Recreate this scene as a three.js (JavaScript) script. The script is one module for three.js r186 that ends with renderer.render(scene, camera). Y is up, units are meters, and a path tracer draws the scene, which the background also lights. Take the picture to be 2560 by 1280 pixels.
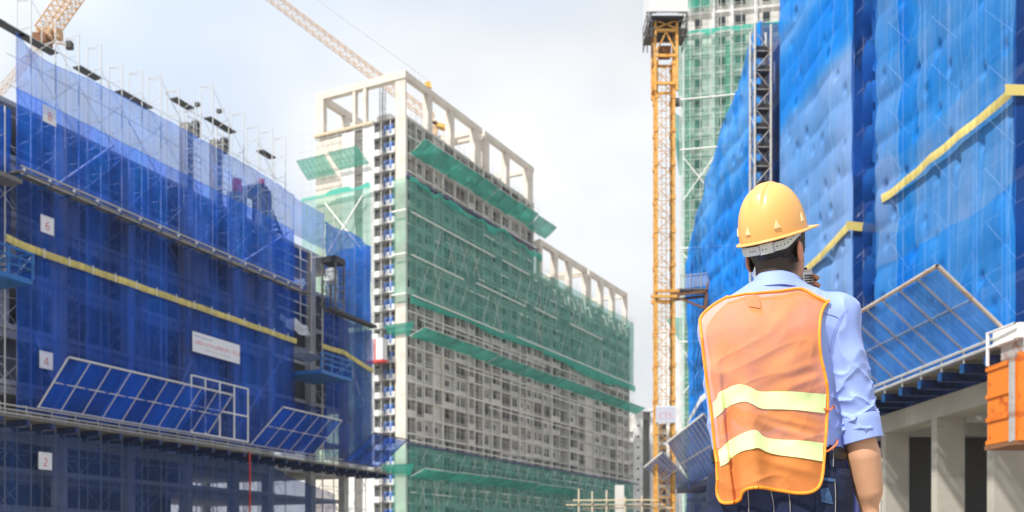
import * as THREE from 'three';
import { mergeGeometries } from 'three/addons/utils/BufferGeometryUtils.js';

// ---------------------------------------------------------------- camera, sky, sun, exposure
const scene = new THREE.Scene();
const renderer = new THREE.WebGLRenderer({ antialias: true });
renderer.setSize(1024, 512);
renderer.toneMapping = THREE.LinearToneMapping;
renderer.toneMappingExposure = 1.6;
renderer.shadowMap.enabled = true;
const EYE = 0.66, FOCAL = 2530, HALF = 1392;            // a level, shifted lens: the horizon lies below the frame
const camera = new THREE.PerspectiveCamera(2 * Math.atan(HALF / FOCAL) * 180 / Math.PI, 2560 / (2 * HALF), 0.1, 3000);
camera.setViewOffset(2560, 2 * HALF, 0, 0, 2560, 1280);
camera.position.set(0, EYE, 0);
camera.lookAt(0, EYE, -10);
camera.updateProjectionMatrix();
camera.focus = 2.95;
camera.userData.fStop = 5;

const SUN = new THREE.Vector3(-0.50, 0.78, 0.48).normalize();
const sun = new THREE.DirectionalLight(new THREE.Color(1, 0.955, 0.88), 3.7);
sun.position.set(SUN.x * 300, SUN.y * 300, SUN.z * 300 - 100);
sun.target.position.set(0, 0, -100);
sun.castShadow = true;
sun.shadow.radius = 3;
Object.assign(sun.shadow.camera, { left: -160, right: 160, top: 160, bottom: -160, near: 1, far: 800 });
sun.shadow.mapSize.set(4096, 4096);
scene.add(sun, sun.target);

// ---------------------------------------------------------------- numbers
function rng(a) { return () => { a |= 0; a = a + 0x6D2B79F5 | 0; let t = Math.imul(a ^ a >>> 15, 1 | a); t = t + Math.imul(t ^ t >>> 7, 61 | t) ^ t; return ((t ^ t >>> 14) >>> 0) / 4294967296; }; }
const R0 = rng(7), rr = (a, b) => a + (b - a) * R0();
const hsh = (x, y, z) => { let h = Math.imul(x, 374761393) ^ Math.imul(y, 668265263) ^ Math.imul(z, 2147483647 ^ 0x5bd1e995); h = Math.imul(h ^ h >>> 13, 1274126177); return ((h ^ h >>> 16) >>> 0) / 4294967296; };
const sm = (t) => t * t * (3 - 2 * t), mix = (a, b, t) => a + (b - a) * t, cl = (x, a = 0, b = 1) => Math.min(b, Math.max(a, x));
const sst = (a, b, x) => sm(cl((x - a) / (b - a)));
function vn(x, y, z = 0, per = 0) {                      // value noise -1..1, tileable with period per
  const ix = Math.floor(x), iy = Math.floor(y), iz = Math.floor(z), u = sm(x - ix), v = sm(y - iy), w = sm(z - iz);
  const m = (k) => per ? ((k % per) + per) % per : k;
  const h = (a, b, c) => hsh(m(ix + a), m(iy + b), iz + c);
  const q = (c) => mix(mix(h(0, 0, c), h(1, 0, c), u), mix(h(0, 1, c), h(1, 1, c), u), v);
  return 2 * (w > 0 ? mix(q(0), q(1), w) : q(0)) - 1;
}
function fbm(x, y, z = 0, o = 4, per = 0) { let s = 0, a = 0.5, n = 0; for (let i = 0; i < o; i++) { s += a * vn(x, y, z + i * 7.3, per); n += a; x *= 2; y *= 2; per *= 2; a *= 0.5; } return s / n; }
const lin = (c) => c <= 0.04045 ? c / 12.92 : ((c + 0.055) / 1.055) ** 2.4, srg = (c) => c <= 0.0031308 ? 12.92 * c : 1.055 * c ** (1 / 2.4) - 0.055;
const C = (r, g, b) => new THREE.Color().setRGB(r, g, b);

// ---------------------------------------------------------------- sky: bright broken overcast
{
  const W = 1024, H = 512, d = new Float32Array(W * H * 4);
  for (let j = 0; j < H; j++) for (let i = 0; i < W; i++) {
    const el = ((j + 0.5) / H - 0.5) * Math.PI, az = ((i + 0.5) / W - 0.5) * 2 * Math.PI;
    const x = Math.cos(az) * Math.cos(el), y = Math.sin(el), z = Math.sin(az) * Math.cos(el);
    const k = 1 / (Math.max(y, 0) + 0.35), n = fbm(x * k * 2.3 + 3, z * k * 2.3 + 9, y * 2 + 1, 5), n2 = fbm(x * k * 1.1 + 31, z * k * 1.1 + 5, 3, 4);
    const s = Math.max(0, x * SUN.x + y * SUN.y + z * SUN.z), glow = 0.22 * s ** 6;
    const low = Math.exp(-Math.max(y, 0) * 4.2);                 // brighter white towards the horizon
    const cloud = 0.665 + 0.25 * low + 0.30 * n + 0.16 * n2 + glow;
    const gap = sst(0.12, 0.5, n2 - 0.5 * n) * 0.6;           // thin places where blue shows
    const c = [mix(cloud * 0.975, 0.50, gap), mix(cloud, 0.64, gap), mix(cloud * 1.03, 0.84, gap)];
    const o = (j * W + i) * 4;
    for (let q = 0; q < 3; q++) d[o + q] = y < 0 ? 0.25 : c[q] * 0.78;
    d[o + 3] = 1;
  }
  const t = new THREE.DataTexture(d, W, H, THREE.RGBAFormat, THREE.FloatType);
  t.mapping = THREE.EquirectangularReflectionMapping; t.magFilter = THREE.LinearFilter; t.needsUpdate = true;
  scene.background = t; scene.environment = t;
}

// ---------------------------------------------------------------- geometry helpers
const v3 = {
  sub: (a, b) => [a[0] - b[0], a[1] - b[1], a[2] - b[2]], add: (a, b) => [a[0] + b[0], a[1] + b[1], a[2] + b[2]], mul: (a, k) => [a[0] * k, a[1] * k, a[2] * k],
  dot: (a, b) => a[0] * b[0] + a[1] * b[1] + a[2] * b[2], cross: (a, b) => [a[1] * b[2] - a[2] * b[1], a[2] * b[0] - a[0] * b[2], a[0] * b[1] - a[1] * b[0]],
  len: (a) => Math.hypot(a[0], a[1], a[2]), norm: (a) => v3.mul(a, 1 / (v3.len(a) || 1)), mix: (a, b, t) => [mix(a[0], b[0], t), mix(a[1], b[1], t), mix(a[2], b[2], t)],
};
class GB {                                                   // collects faces in metres; uv in metres too
  constructor(base = [0, 0, 0]) { this.b = base; this.p = []; this.n = []; this.u = []; this.i = []; }
  vert(p, n, u, v) { this.p.push(p[0] - this.b[0], p[1] - this.b[1], p[2] - this.b[2]); this.n.push(...n); this.u.push(u, v); return this.p.length / 3 - 1; }
  quad(a, b, c, d, o = [0, 0]) {
    const n = v3.norm(v3.cross(v3.sub(b, a), v3.sub(d, a))), w = v3.len(v3.sub(b, a)), h = v3.len(v3.sub(d, a));
    const k = this.vert(a, n, o[0], o[1]); this.vert(b, n, o[0] + w, o[1]); this.vert(c, n, o[0] + w, o[1] + h); this.vert(d, n, o[0], o[1] + h);
    this.i.push(k, k + 1, k + 2, k, k + 2, k + 3); return this;
  }
  tri(a, b, c) { const n = v3.norm(v3.cross(v3.sub(b, a), v3.sub(c, a))), k = this.vert(a, n, a[0], a[1]); this.vert(b, n, b[0], b[1]); this.vert(c, n, c[0], c[1]); this.i.push(k, k + 1, k + 2); return this; }
  hexa(c) {                                                  // 8 corners: bottom 4 (ccw from above), top 4
    const o = [c[0][0] + c[0][2], c[0][1]];
    this.quad(c[0], c[1], c[5], c[4], o); this.quad(c[1], c[2], c[6], c[5], o); this.quad(c[2], c[3], c[7], c[6], o); this.quad(c[3], c[0], c[4], c[7], o);
    this.quad(c[4], c[5], c[6], c[7], o); return this.quad(c[3], c[2], c[1], c[0], o);
  }
  box(x0, y0, z0, x1, y1, z1) { return this.hexa([[x0, y0, z1], [x1, y0, z1], [x1, y0, z0], [x0, y0, z0], [x0, y1, z1], [x1, y1, z1], [x1, y1, z0], [x0, y1, z0]]); }
  bar(a, b, w, h = w, up = [0, 1, 0]) {                       // rectangular bar from a to b
    const d = v3.norm(v3.sub(b, a)); if (Math.abs(v3.dot(d, up)) > 0.99) up = [0, 0, 1];
    const s = v3.mul(v3.norm(v3.cross(d, up)), w / 2), t = v3.mul(v3.norm(v3.cross(v3.cross(d, up), d)), h / 2), P = (e, i, j) => v3.add(e, v3.add(v3.mul(s, i), v3.mul(t, j)));
    return this.hexa([P(a, -1, -1), P(a, 1, -1), P(b, 1, -1), P(b, -1, -1), P(a, -1, 1), P(a, 1, 1), P(b, 1, 1), P(b, -1, 1)]);
  }
  rod(a, b, r, k = 6, r2 = r) {
    const d = v3.norm(v3.sub(b, a)), s = v3.norm(v3.cross(d, Math.abs(d[1]) > 0.9 ? [1, 0, 0] : [0, 1, 0])), t = v3.cross(d, s), at = [], L = v3.len(v3.sub(b, a));
    for (let i = 0; i <= k; i++) { const f = i / k * 6.2832, n = v3.add(v3.mul(s, Math.cos(f)), v3.mul(t, Math.sin(f))); at.push(this.vert(v3.add(a, v3.mul(n, r)), n, i / k * 6.28 * r, 0)); this.vert(v3.add(b, v3.mul(n, r2)), n, i / k * 6.28 * r, L); }
    for (let i = 0; i < k; i++) this.i.push(at[i], at[i + 1], at[i + 1] + 1, at[i], at[i + 1] + 1, at[i] + 1);
    return this;
  }
  sheet(nx, ny, f) {                                         // f(u, v) -> [x, y, z, s?, t?]; smooth normals
    const g = new THREE.BufferGeometry(), P = [], U = [], I = [];
    for (let j = 0; j <= ny; j++) for (let i = 0; i <= nx; i++) { const q = f(i / nx, j / ny); P.push(q[0] - this.b[0], q[1] - this.b[1], q[2] - this.b[2]); U.push(q[3] ?? q[0], q[4] ?? q[1]); }
    for (let j = 0; j < ny; j++) for (let i = 0; i < nx; i++) { const a = j * (nx + 1) + i; I.push(a, a + 1, a + nx + 2, a, a + nx + 2, a + nx + 1); }
    g.setAttribute('position', new THREE.Float32BufferAttribute(P, 3)); g.setAttribute('uv', new THREE.Float32BufferAttribute(U, 2)); g.setIndex(I); g.computeVertexNormals();
    const k = this.p.length / 3; this.p.push(...P); this.u.push(...U); for (const x of g.attributes.normal.array) this.n.push(x); for (const x of I) this.i.push(x + k);
    return this;
  }
  geo() {
    const g = new THREE.BufferGeometry();
    g.setAttribute('position', new THREE.Float32BufferAttribute(this.p, 3)); g.setAttribute('normal', new THREE.Float32BufferAttribute(this.n, 3)); g.setAttribute('uv', new THREE.Float32BufferAttribute(this.u, 2)); g.setIndex(this.i);
    return g;
  }
  build(name, mat, parent, kind) { return piece(this.geo(), name, mat, parent, null, kind); }
}
function piece(geo, name, mat, parent, at, kind) {
  const m = new THREE.Mesh(geo, mat); m.name = name; if (at) m.position.set(...at); if (kind) m.userData.kind = kind; parent.add(m); return m;
}
const taken = {};
function numbered(n) { const k = taken[n] = (taken[n] ?? -1) + 1; return k ? n + '_' + String(k).padStart(3, '0') : n; }
function frame(x, z, deg) { const a = deg * Math.PI / 180, c = Math.cos(a), s = Math.sin(a); return { a, w: (p) => [x + p[0] * c + p[2] * s, p[1], z - p[0] * s + p[2] * c] }; }
const FL = frame(-28.16, -57, 67.46), FC = frame(-19.0, -180, 62.1), FR = frame(14.19, -42, -86.6), FT = frame(26.5, -158, -12), FW = frame(0, 0, 0);
function thing(name, label, category, fr = FW, base = [0, 0, 0], group) {
  const o = new THREE.Group(); o.name = numbered(name); o.position.set(...fr.w(base)); o.rotation.y = fr.a; o.userData = { label, category }; if (group) o.userData.group = group;
  o.gb = () => new GB(base); o.at = (p) => v3.sub(p, base); scene.add(o); return o;
}
function copy(o, fr, base, label) { const r = o.clone(); r.name = numbered(o.name.replace(/_\d+$/, '')); r.position.set(...fr.w(base)); r.rotation.y = fr.a; if (label) r.userData.label = label; scene.add(r); return r; }

// ---------------------------------------------------------------- textures and materials
function tex(w, h, fn, sx, sy = sx, srgb = true) {
  const d = new Uint8Array(w * h * 4);
  for (let j = 0; j < h; j++) for (let i = 0; i < w; i++) { const c = fn(i / w, j / h), o = (j * w + i) * 4; for (let q = 0; q < 3; q++) { const x = Array.isArray(c) ? c[q] : c; d[o + q] = 255 * cl(srgb ? srg(cl(x)) : x); } d[o + 3] = 255; }
  const t = new THREE.DataTexture(d, w, h, THREE.RGBAFormat); t.magFilter = THREE.LinearFilter; t.wrapS = t.wrapT = THREE.RepeatWrapping; if (srgb) t.colorSpace = THREE.SRGBColorSpace; t.repeat.set(1 / sx, 1 / sy); t.needsUpdate = true; return t;
}
const concMap = tex(512, 512, (u, v) => 0.80 + 0.20 * fbm(u * 5, v * 5, 0, 5, 5) + 0.14 * fbm(u * 26, v * 3, 5, 3, 26) * sst(-0.1, 0.5, fbm(u * 4, v * 4, 11, 3, 4)) - 0.12 * sst(0.93, 0.99, Math.abs(((v * 4) % 1) * 2 - 1)) * (0.5 + 0.5 * vn(u * 16, v * 4, 2, 16)), 7, 7);
const grimeBump = tex(256, 256, (u, v) => 0.5 + 0.4 * fbm(u * 12, v * 12, 4, 4, 12), 2, 2, false);
const rustMap = tex(256, 256, (u, v) => { const t = sst(0.15, 0.55, fbm(u * 6, v * 6, 8, 5, 6)); return [0.92 - 0.32 * t, 0.9 - 0.5 * t, 0.88 - 0.6 * t]; }, 1.5);
const netMap = tex(512, 512, (u, v) => { const s = Math.abs(((u * 6) % 1) - 0.5) > 0.475 ? 0.22 : 0; return cl(0.68 + 0.22 * fbm(u * 64, v * 4, 1, 3, 64) + 0.34 * fbm(u * 5, v * 5, 9, 5, 5) + s); }, 9.6, 9.6);
const netA = tex(512, 512, (u, v) => { const s = Math.abs(((u * 6) % 1) - 0.5) > 0.475 ? 0.12 : 0; return cl(0.84 + 0.10 * fbm(u * 6, v * 6, 3, 4, 6) + 0.08 * fbm(u * 80, v * 3, 6, 2, 80) + s); }, 9.6, 9.6, false);
const S = (c, o = {}) => new THREE.MeshStandardMaterial({ color: C(...c), roughness: 0.85, side: THREE.DoubleSide, ...o });
const P = (c, o = {}) => new THREE.MeshPhysicalMaterial({ color: C(...c), roughness: 0.85, specularIntensity: o.transparent ? 0.12 : 1, side: THREE.DoubleSide, ...o });
const conc = (c) => S(c, { map: concMap, bumpMap: grimeBump, bumpScale: 0.012, roughness: 0.92 });
const M = {
  conc: conc([0.70, 0.68, 0.64]), concWarm: conc([0.50, 0.475, 0.42]), concPale: conc([0.76, 0.74, 0.71]), cream: conc([0.80, 0.73, 0.65]), concGrey: conc([0.58, 0.575, 0.565]), concDark: conc([0.22, 0.21, 0.20]), concShade: conc([0.10, 0.10, 0.105]),  // the darkest concrete carries the shade of the interiors in its colour
  ground: conc([0.36, 0.33, 0.28]), white: conc([0.88, 0.88, 0.88]),
  netL: P([0.002, 0.20, 1.0], { map: netMap, alphaMap: netA, transparent: true, opacity: 0.92, transmission: 0.66, roughness: 0.6 }),
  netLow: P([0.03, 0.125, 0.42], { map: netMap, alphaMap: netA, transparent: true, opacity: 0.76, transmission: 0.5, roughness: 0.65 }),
  netLtop: P([0.05, 0.27, 1.0], { map: netMap, alphaMap: netA, transparent: true, opacity: 0.62, transmission: 0.6, roughness: 0.95 }),
  green: P([0.08, 0.62, 0.51], { map: netMap, alphaMap: netA, transparent: true, opacity: 0.64, transmission: 0.45, roughness: 0.65 }),
  greenPale: P([0.18, 0.62, 0.48], { map: netMap, alphaMap: netA, transparent: true, opacity: 0.48, transmission: 0.4, roughness: 0.95 }),
  greenFan: P([0.08, 0.70, 0.56], { map: netMap, transparent: true, opacity: 0.88, transmission: 0.4, roughness: 0.9 }),
  tube: S([0.62, 0.62, 0.61], { metalness: 0.15, roughness: 0.55 }), tubeDark: S([0.10, 0.10, 0.10], { roughness: 0.6 }), bamboo: S([0.62, 0.52, 0.38], { roughness: 0.8 }), tubePale: S([0.80, 0.79, 0.77], { roughness: 0.7 }),
  plank: S([0.24, 0.22, 0.19], { map: concMap }), plankDark: S([0.06, 0.06, 0.065]), blueSteel: S([0.012, 0.16, 0.50], { roughness: 0.5, map: rustMap }), navy: S([0.008, 0.03, 0.13], { roughness: 0.5, map: rustMap }),
  yellow: S([0.78, 0.52, 0.10], { roughness: 0.8, map: rustMap }), strapY: S([0.82, 0.68, 0.22], { roughness: 0.8, map: netMap }), orange: S([0.78, 0.22, 0.018], { roughness: 0.45, map: rustMap }), tan: S([0.72, 0.50, 0.30], { roughness: 0.7, map: rustMap }),
  crane: S([0.78, 0.42, 0.09], { roughness: 0.5, map: rustMap }), steel: S([0.52, 0.53, 0.54], { metalness: 0.3, roughness: 0.45, map: rustMap }), panel: S([0.62, 0.62, 0.64], { roughness: 0.6 }), dark: S([0.03, 0.03, 0.034], { roughness: 0.7 }),
  glass: P([0.02, 0.026, 0.03], { roughness: 0.12 }), red: S([0.55, 0.03, 0.025], { roughness: 0.5 }), tarp: S([0.72, 0.74, 0.76], { roughness: 0.7 }), blueDrum: S([0.05, 0.16, 0.52], { roughness: 0.4 }),
};
// blue of the right-hand nets: pale sun glare painted in along with dust fade
const leftMap = tex(768, 768, (u, v) => {                        // newer and older lengths of net, dust settled in the middle; shade under the walkway painted in
  const x = u * 48 - 8, y = v * 36, s = hsh(Math.floor(x / 1.78 + 40), 5, 2), a = fbm(x * 0.14 + 2, y * 0.2, 3, 4), b = fbm(x * 0.9, y * 0.22, 6, 4), st = fbm(x * 3.2, y * 0.16, 9, 3);
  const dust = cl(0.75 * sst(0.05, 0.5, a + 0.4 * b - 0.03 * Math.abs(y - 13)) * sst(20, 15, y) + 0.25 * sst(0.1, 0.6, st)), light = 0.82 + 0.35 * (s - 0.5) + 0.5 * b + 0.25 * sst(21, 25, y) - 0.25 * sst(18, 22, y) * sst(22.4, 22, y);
  const seam = Math.abs(x / 1.78 - Math.round(x / 1.78)) < 0.02 ? 0.05 : 0;
  return [mix(0.003, 0.11, dust) + seam, light * mix(0.185, 0.21, dust) + seam, light * mix(0.92, 0.48, dust) + seam];
}, 48, 36);
leftMap.offset.set(8 / 48, 0);
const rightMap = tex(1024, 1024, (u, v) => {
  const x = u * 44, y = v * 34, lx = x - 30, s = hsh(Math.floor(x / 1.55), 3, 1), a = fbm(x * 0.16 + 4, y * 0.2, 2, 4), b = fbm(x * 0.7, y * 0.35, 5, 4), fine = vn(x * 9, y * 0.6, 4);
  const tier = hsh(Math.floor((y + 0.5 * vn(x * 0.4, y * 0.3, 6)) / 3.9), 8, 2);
  let t;                                                       // how pale: painted glare and dust, set by section, height and net tier
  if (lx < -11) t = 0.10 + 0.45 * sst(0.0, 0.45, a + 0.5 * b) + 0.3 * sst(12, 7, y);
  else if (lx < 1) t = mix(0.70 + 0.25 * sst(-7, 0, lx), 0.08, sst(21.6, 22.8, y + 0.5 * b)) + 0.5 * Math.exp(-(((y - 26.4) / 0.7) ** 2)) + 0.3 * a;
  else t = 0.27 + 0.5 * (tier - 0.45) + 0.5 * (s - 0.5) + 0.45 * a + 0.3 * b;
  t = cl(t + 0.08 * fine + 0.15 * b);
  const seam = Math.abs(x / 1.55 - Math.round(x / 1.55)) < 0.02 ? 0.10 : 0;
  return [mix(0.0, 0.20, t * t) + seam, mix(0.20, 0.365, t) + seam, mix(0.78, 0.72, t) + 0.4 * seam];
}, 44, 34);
M.netL.map = leftMap; M.netL.color = C(1.0, 1.0, 1.0);
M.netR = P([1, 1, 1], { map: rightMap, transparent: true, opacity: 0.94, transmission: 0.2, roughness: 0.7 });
M.netRs = P([0.008, 0.10, 0.50], { map: netMap, alphaMap: netA, transparent: true, opacity: 0.85, transmission: 0.2, roughness: 0.8 });
M.netRfan = P([0.14, 0.40, 0.92], { map: netMap, transparent: true, opacity: 0.72, transmission: 0.4, roughness: 0.9 });
M.tubeMid = S([0.40, 0.39, 0.38], { roughness: 0.6 }); M.flap = P([0.25, 0.45, 0.95], { transparent: true, opacity: 0.2, roughness: 0.9 });
scene.fog = new THREE.FogExp2(new THREE.Color(0.86, 0.9, 0.96), 0.00022);
M.netRfan2 = P([0.20, 0.27, 0.55], { map: netMap, transparent: true, opacity: 0.85, transmission: 0.3, roughness: 0.9 });

function canvasMat(w, h, draw) {
  const c = document.createElement('canvas'); c.width = w; c.height = h; const g = c.getContext('2d'); draw(g, w, h);
  const t = new THREE.CanvasTexture(c); t.colorSpace = THREE.SRGBColorSpace; return S([0.85, 0.85, 0.85], { map: t, roughness: 0.6 });
}
function board(t, x0, y0, z0, x1, y1, th, mat) {            // a thin printed board: face with 0..1 uv, body behind
  t.gb().box(x0, y0, z0, x1, y1, z0 + th).build('backing', M.panel, t);
  const g = t.gb().quad([x0, y0, z0 + th + 0.004], [x1, y0, z0 + th + 0.004], [x1, y1, z0 + th + 0.004], [x0, y1, z0 + th + 0.004]).geo();
  g.setAttribute('uv', new THREE.Float32BufferAttribute([0, 0, 1, 0, 1, 1, 0, 1], 2));
  piece(g, 'printed_face', mat, t);
}
{
  const g = new THREE.PlaneGeometry(4000, 4000); g.rotateX(-Math.PI / 2);
  const u = g.attributes.uv; for (let i = 0; i < u.count; i++) u.setXY(i, u.getX(i) * 4000, u.getY(i) * 4000);
  const m = piece(g, 'ground', M.ground, scene); m.userData = { kind: 'structure', label: 'pale packed earth of the building site', category: 'ground' };
}
M.greenPale2 = P([0.09, 0.66, 0.50], { map: netMap, transparent: true, opacity: 0.72, transmission: 0.45, roughness: 0.9 });
M.greenStrip = P([0.02, 0.40, 0.24], { map: netMap, alphaMap: netA, transparent: true, opacity: 0.7, roughness: 0.9 });
M.netBay = P([0.004, 0.21, 0.92], { map: netMap, alphaMap: netA, transparent: true, opacity: 0.90, transmission: 0.35, roughness: 0.9 });
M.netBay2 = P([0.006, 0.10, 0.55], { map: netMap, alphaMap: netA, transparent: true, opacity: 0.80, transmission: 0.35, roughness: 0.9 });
M.rust = S([0.22, 0.10, 0.045], { map: rustMap }); M.bambooPale = S([0.66, 0.55, 0.36], { roughness: 0.8 }); M.greyNet = P([0.5, 0.53, 0.6], { transparent: true, opacity: 0.5, transmission: 0.3, roughness: 0.9 });
const drumGeo = new THREE.LatheGeometry([[0, 0], [0.4, 0.02], [0.42, 0.5], [0.4, 0.55], [0.42, 0.6], [0.42, 1.1], [0.4, 1.15], [0.42, 1.2], [0.38, 1.6], [0, 1.62]].map((q) => new THREE.Vector2(...q)), 12), drumLid = new THREE.CylinderGeometry(0.3, 0.3, 0.06, 12);
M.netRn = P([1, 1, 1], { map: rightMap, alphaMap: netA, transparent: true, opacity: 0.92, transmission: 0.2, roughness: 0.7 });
M.netR2 = P([0.03, 0.22, 0.74], { map: netMap, transparent: true, opacity: 0.92, transmission: 0.25, roughness: 0.75 });
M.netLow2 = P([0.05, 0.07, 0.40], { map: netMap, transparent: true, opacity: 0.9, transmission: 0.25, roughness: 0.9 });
M.tubeRust = S([0.50, 0.44, 0.39], { map: rustMap, roughness: 0.75 });
M.tubeLight = S([0.62, 0.61, 0.60], { roughness: 0.6 });
// ================================================================ LEFT BUILDING (blue nets), frame FL: x along the wall, z outwards
{
  const B = thing('unfinished_building', 'left concrete building shell wrapped in deep blue nets, floor numbers on its side', 'building', FL, [0, 0, 0]);
  const lv = [5.9, 8.2, 11.0, 14.3, 17.6, 20.9, 24.2, 27.35];
  for (const y of lv) { B.gb().box(-7, y - 0.28, -19, 27.4, y, -1.9).build('floor_slab', y > 20 ? M.concGrey : M.conc, B); B.gb().box(27.4, y - 0.28, -19, 39.3, y, y > 27 ? -2.2 : -2.6).build('floor_slab', M.conc, B); }
  for (const x of [-6, -0.3, 5.6, 11.4, 17.2, 22.6, 27.0, 33.2, 38.6]) B.gb().box(x - 0.32, 0, -2.75, x + 0.32, 27.07, -2.05).build('column', M.conc, B);
  for (const x of [-6, 5.6, 17.2, 27.0, 38.6]) B.gb().box(x - 0.32, 0, -18.4, x + 0.32, 27.07, -17.8).build('column', M.conc, B);
  for (let k = 0; k < lv.length - 1; k++) { B.gb().box(-7, lv[k], -11, 26.6, lv[k + 1] - 0.28, -10.6).build('core_wall', M.concShade, B); if (k > 1) B.gb().box(26.6, lv[k], -12, 27.0, lv[k + 1] - 0.28, -3).build('core_wall', M.concShade, B); }
  for (let k = 3; k < lv.length - 1; k++) B.gb().box(27.5, lv[k], -10, 39.0, lv[k + 1] - 0.28, -9.6).build('core_wall', M.concShade, B);
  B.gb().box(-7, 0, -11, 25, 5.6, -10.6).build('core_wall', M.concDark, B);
  const r = rng(11);
  for (let k = 2; k < lv.length - 1; k++) for (const x of [0.6, 6.4, 12.2, 18, 23.2]) if (r() < 0.6) B.gb().box(x, lv[k], -3.4, x + 1.6 + 2.2 * r(), lv[k + 1] - 0.5, -3.2).build('infill_wall', r() < 0.4 ? M.conc : M.concDark, B);
  for (const y of [8.2, 11, 14.3, 17.6, 20.9, 24.2]) B.gb().box(-7, y - 0.75, -2.6, 27.0, y - 0.3, -2.2).build('edge_beam', M.conc, B);
  B.gb().box(-7, 3.3, -2.6, 33, 3.7, -2.2).build('edge_beam', M.concPale, B);

  // tube scaffold behind the nets
  const Sc = thing('tube_scaffold', 'grey tube scaffold rising above the blue nets along the left building', 'scaffold', FL, [0, 0, -0.4]);
  let n = 0;
  const lattice = Sc.gb();
  for (let x = -5.6; x < 39.3; x += 1.78, n++) {
    const bay = x > 31.4, gap = x > 27.4 && !bay; if (gap) continue;
    const top = bay ? 30.4 : x < 0.3 ? 26 : x > 16 ? mix(33.9, 35.2, hsh(n, 1, 1)) : mix(32.3, 33.4, hsh(n, 1, 1));
    for (const z of [-0.25, -1.35]) { Sc.gb().rod([x, 0, z], [x, top, z], z > -1 ? 0.04 : 0.033, 5).build('standard', M.tube, Sc); }
    for (let y = 1.6; y < top; y += 1.65) lattice.rod([x, y, -0.4], [x, y, -1.35], 0.024, 4);
    if (top > 30.5) { lattice.rod([x, top - 0.1, -0.4], [x, top - 0.1, -1.35], 0.026, 4); lattice.rod([x, top - 0.1, -1.35], [x + 0.5, top, -1.0], 0.02, 4); }
    for (let y = 0.4, k = n; y < top - 1.7; y += 1.72, k++) { const a = [x, y, -0.36], b = [x + 1.78, y + 1.7, -0.36]; if (x + 1.8 < 27.4 || bay) { const q = k % 2 ? 1 : 0; lattice.rod(q ? a : [a[0], b[1], a[2]], q ? b : [b[0], a[1], b[2]], 0.02, 4); if (hsh(k, n, 5) < 0.55) lattice.rod([a[0], q ? b[1] : a[1], -1.38], [b[0], q ? a[1] : b[1], -1.38], 0.02, 4); } }
  }
  for (let y = 1.6; y < 32; y += 1.72) { const e = y > 30.4 ? 27 : 27.3; lattice.rod([-5.6, Math.min(y, 26), -0.42], [0, Math.min(y, 26), -0.42], 0.024, 4); lattice.rod([0, y, -0.42], [e, y, -0.42], 0.022, 4); if (y < 30) lattice.rod([31.6, y, -0.42], [39.2, y, -0.42], 0.022, 4); }
  lattice.build('lattice', M.tube, Sc, 'stuff');
  const big = Sc.gb(); for (const [a, b] of [[[3.2, 22.6], [8.0, 26.9]], [[1.9, 13.5], [4.2, 9.2]], [[12.3, 9.2], [15.4, 14.6]], [[15.4, 14.6], [18.6, 9.2]], [[20.5, 22.6], [27, 27.0]], [[19.5, 9.3], [26.8, 17.3]]]) big.rod([...a, -0.3], [...b, -0.3], 0.07, 6);
  big.build('long_brace', M.tubePale, Sc);
  for (const [x0, x1, y] of [[-0.4, 1.5, 30.85], [1.2, 3.8, 30.85], [5.5, 7.3, 30.85], [9.0, 11.8, 30.85], [14.1, 15.9, 32.5], [17.7, 20.6, 32.6], [23.9, 25.6, 32.5]]) Sc.gb().box(x0, y, -1.2, x1, y + 0.09, -0.55).build('walk_board', M.plankDark, Sc);
  for (const [x, y] of [[12.6, 29.6], [16.4, 32.9], [18.8, 33.4], [22.6, 33.2], [13.1, 32.4]].slice(1, 3)) Sc.gb().box(x - 0.14, y, -0.85, x + 0.14, y + 0.25, -0.55).build('hanging_tool_bag', M.tubeDark, Sc);

  // nets
  const topY = [[0.25, 30.35], [0.8, 29.95], [2.1, 29.6], [3.7, 29.78], [5.7, 30.0], [9, 30.15], [13.5, 30.25], [18.7, 30.2], [21.3, 30.28], [24.3, 30.15], [27.3, 30.0]];
  const topAt = (x) => { for (let i = 1; i < topY.length; i++) if (x <= topY[i][0]) return mix(topY[i - 1][1], topY[i][1], (x - topY[i - 1][0]) / (topY[i][0] - topY[i - 1][0])); return 30; };
  const billow = (x, y, a = 1) => a * (0.10 * fbm(x * 0.5, y * 0.35, 2, 3) + 0.03 * Math.sin(x * 3.53) + 0.04 * vn(x * 1.7, y * 0.8, 4));
  const net = (label, x0, x1, y0, yt, nx, ny, mat, a = 1, z = 0) => {
    const t = thing('safety_net', label, 'net', FL, [x0, y0, z]);
    t.gb().sheet(nx, ny, (u, v) => { const x = mix(x0, x1, u), y = mix(typeof y0 === 'number' ? y0 : y0(x), typeof yt === 'number' ? yt : yt(x), v); return [x, y, z + billow(x, y, a)]; }).build('mesh_sheet', mat, t); return t;
  };
  const nt = net('deep blue net above the upper walkway of the left building', 0.25, 27.3, 22.45, 27.2, 96, 24, M.netL);
  nt.gb().sheet(96, 12, (u, v) => { const x = mix(0.25, 27.3, u), y = mix(27.2, topAt(x), v); return [x, y, billow(x, y)]; }).build('upper_mesh_sheet', M.netLtop, nt).userData.label = 'pale blue strip of the net with sky behind it';
  nt.gb().sheet(40, 1, (u, v) => { const x = mix(0.25, 27.3, u); return [x, topAt(x) - 0.04 + 0.08 * v, 0.02 + billow(x, topAt(x))]; }).build('hem_rope', M.netLtop, nt);
  nt.gb().sheet(6, 6, (u, v) => [mix(1.7, 3.1, u), mix(26.35, 27.3, v), 0.32 - 0.05 * v]).build('net_flap', M.flap, nt);
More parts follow.
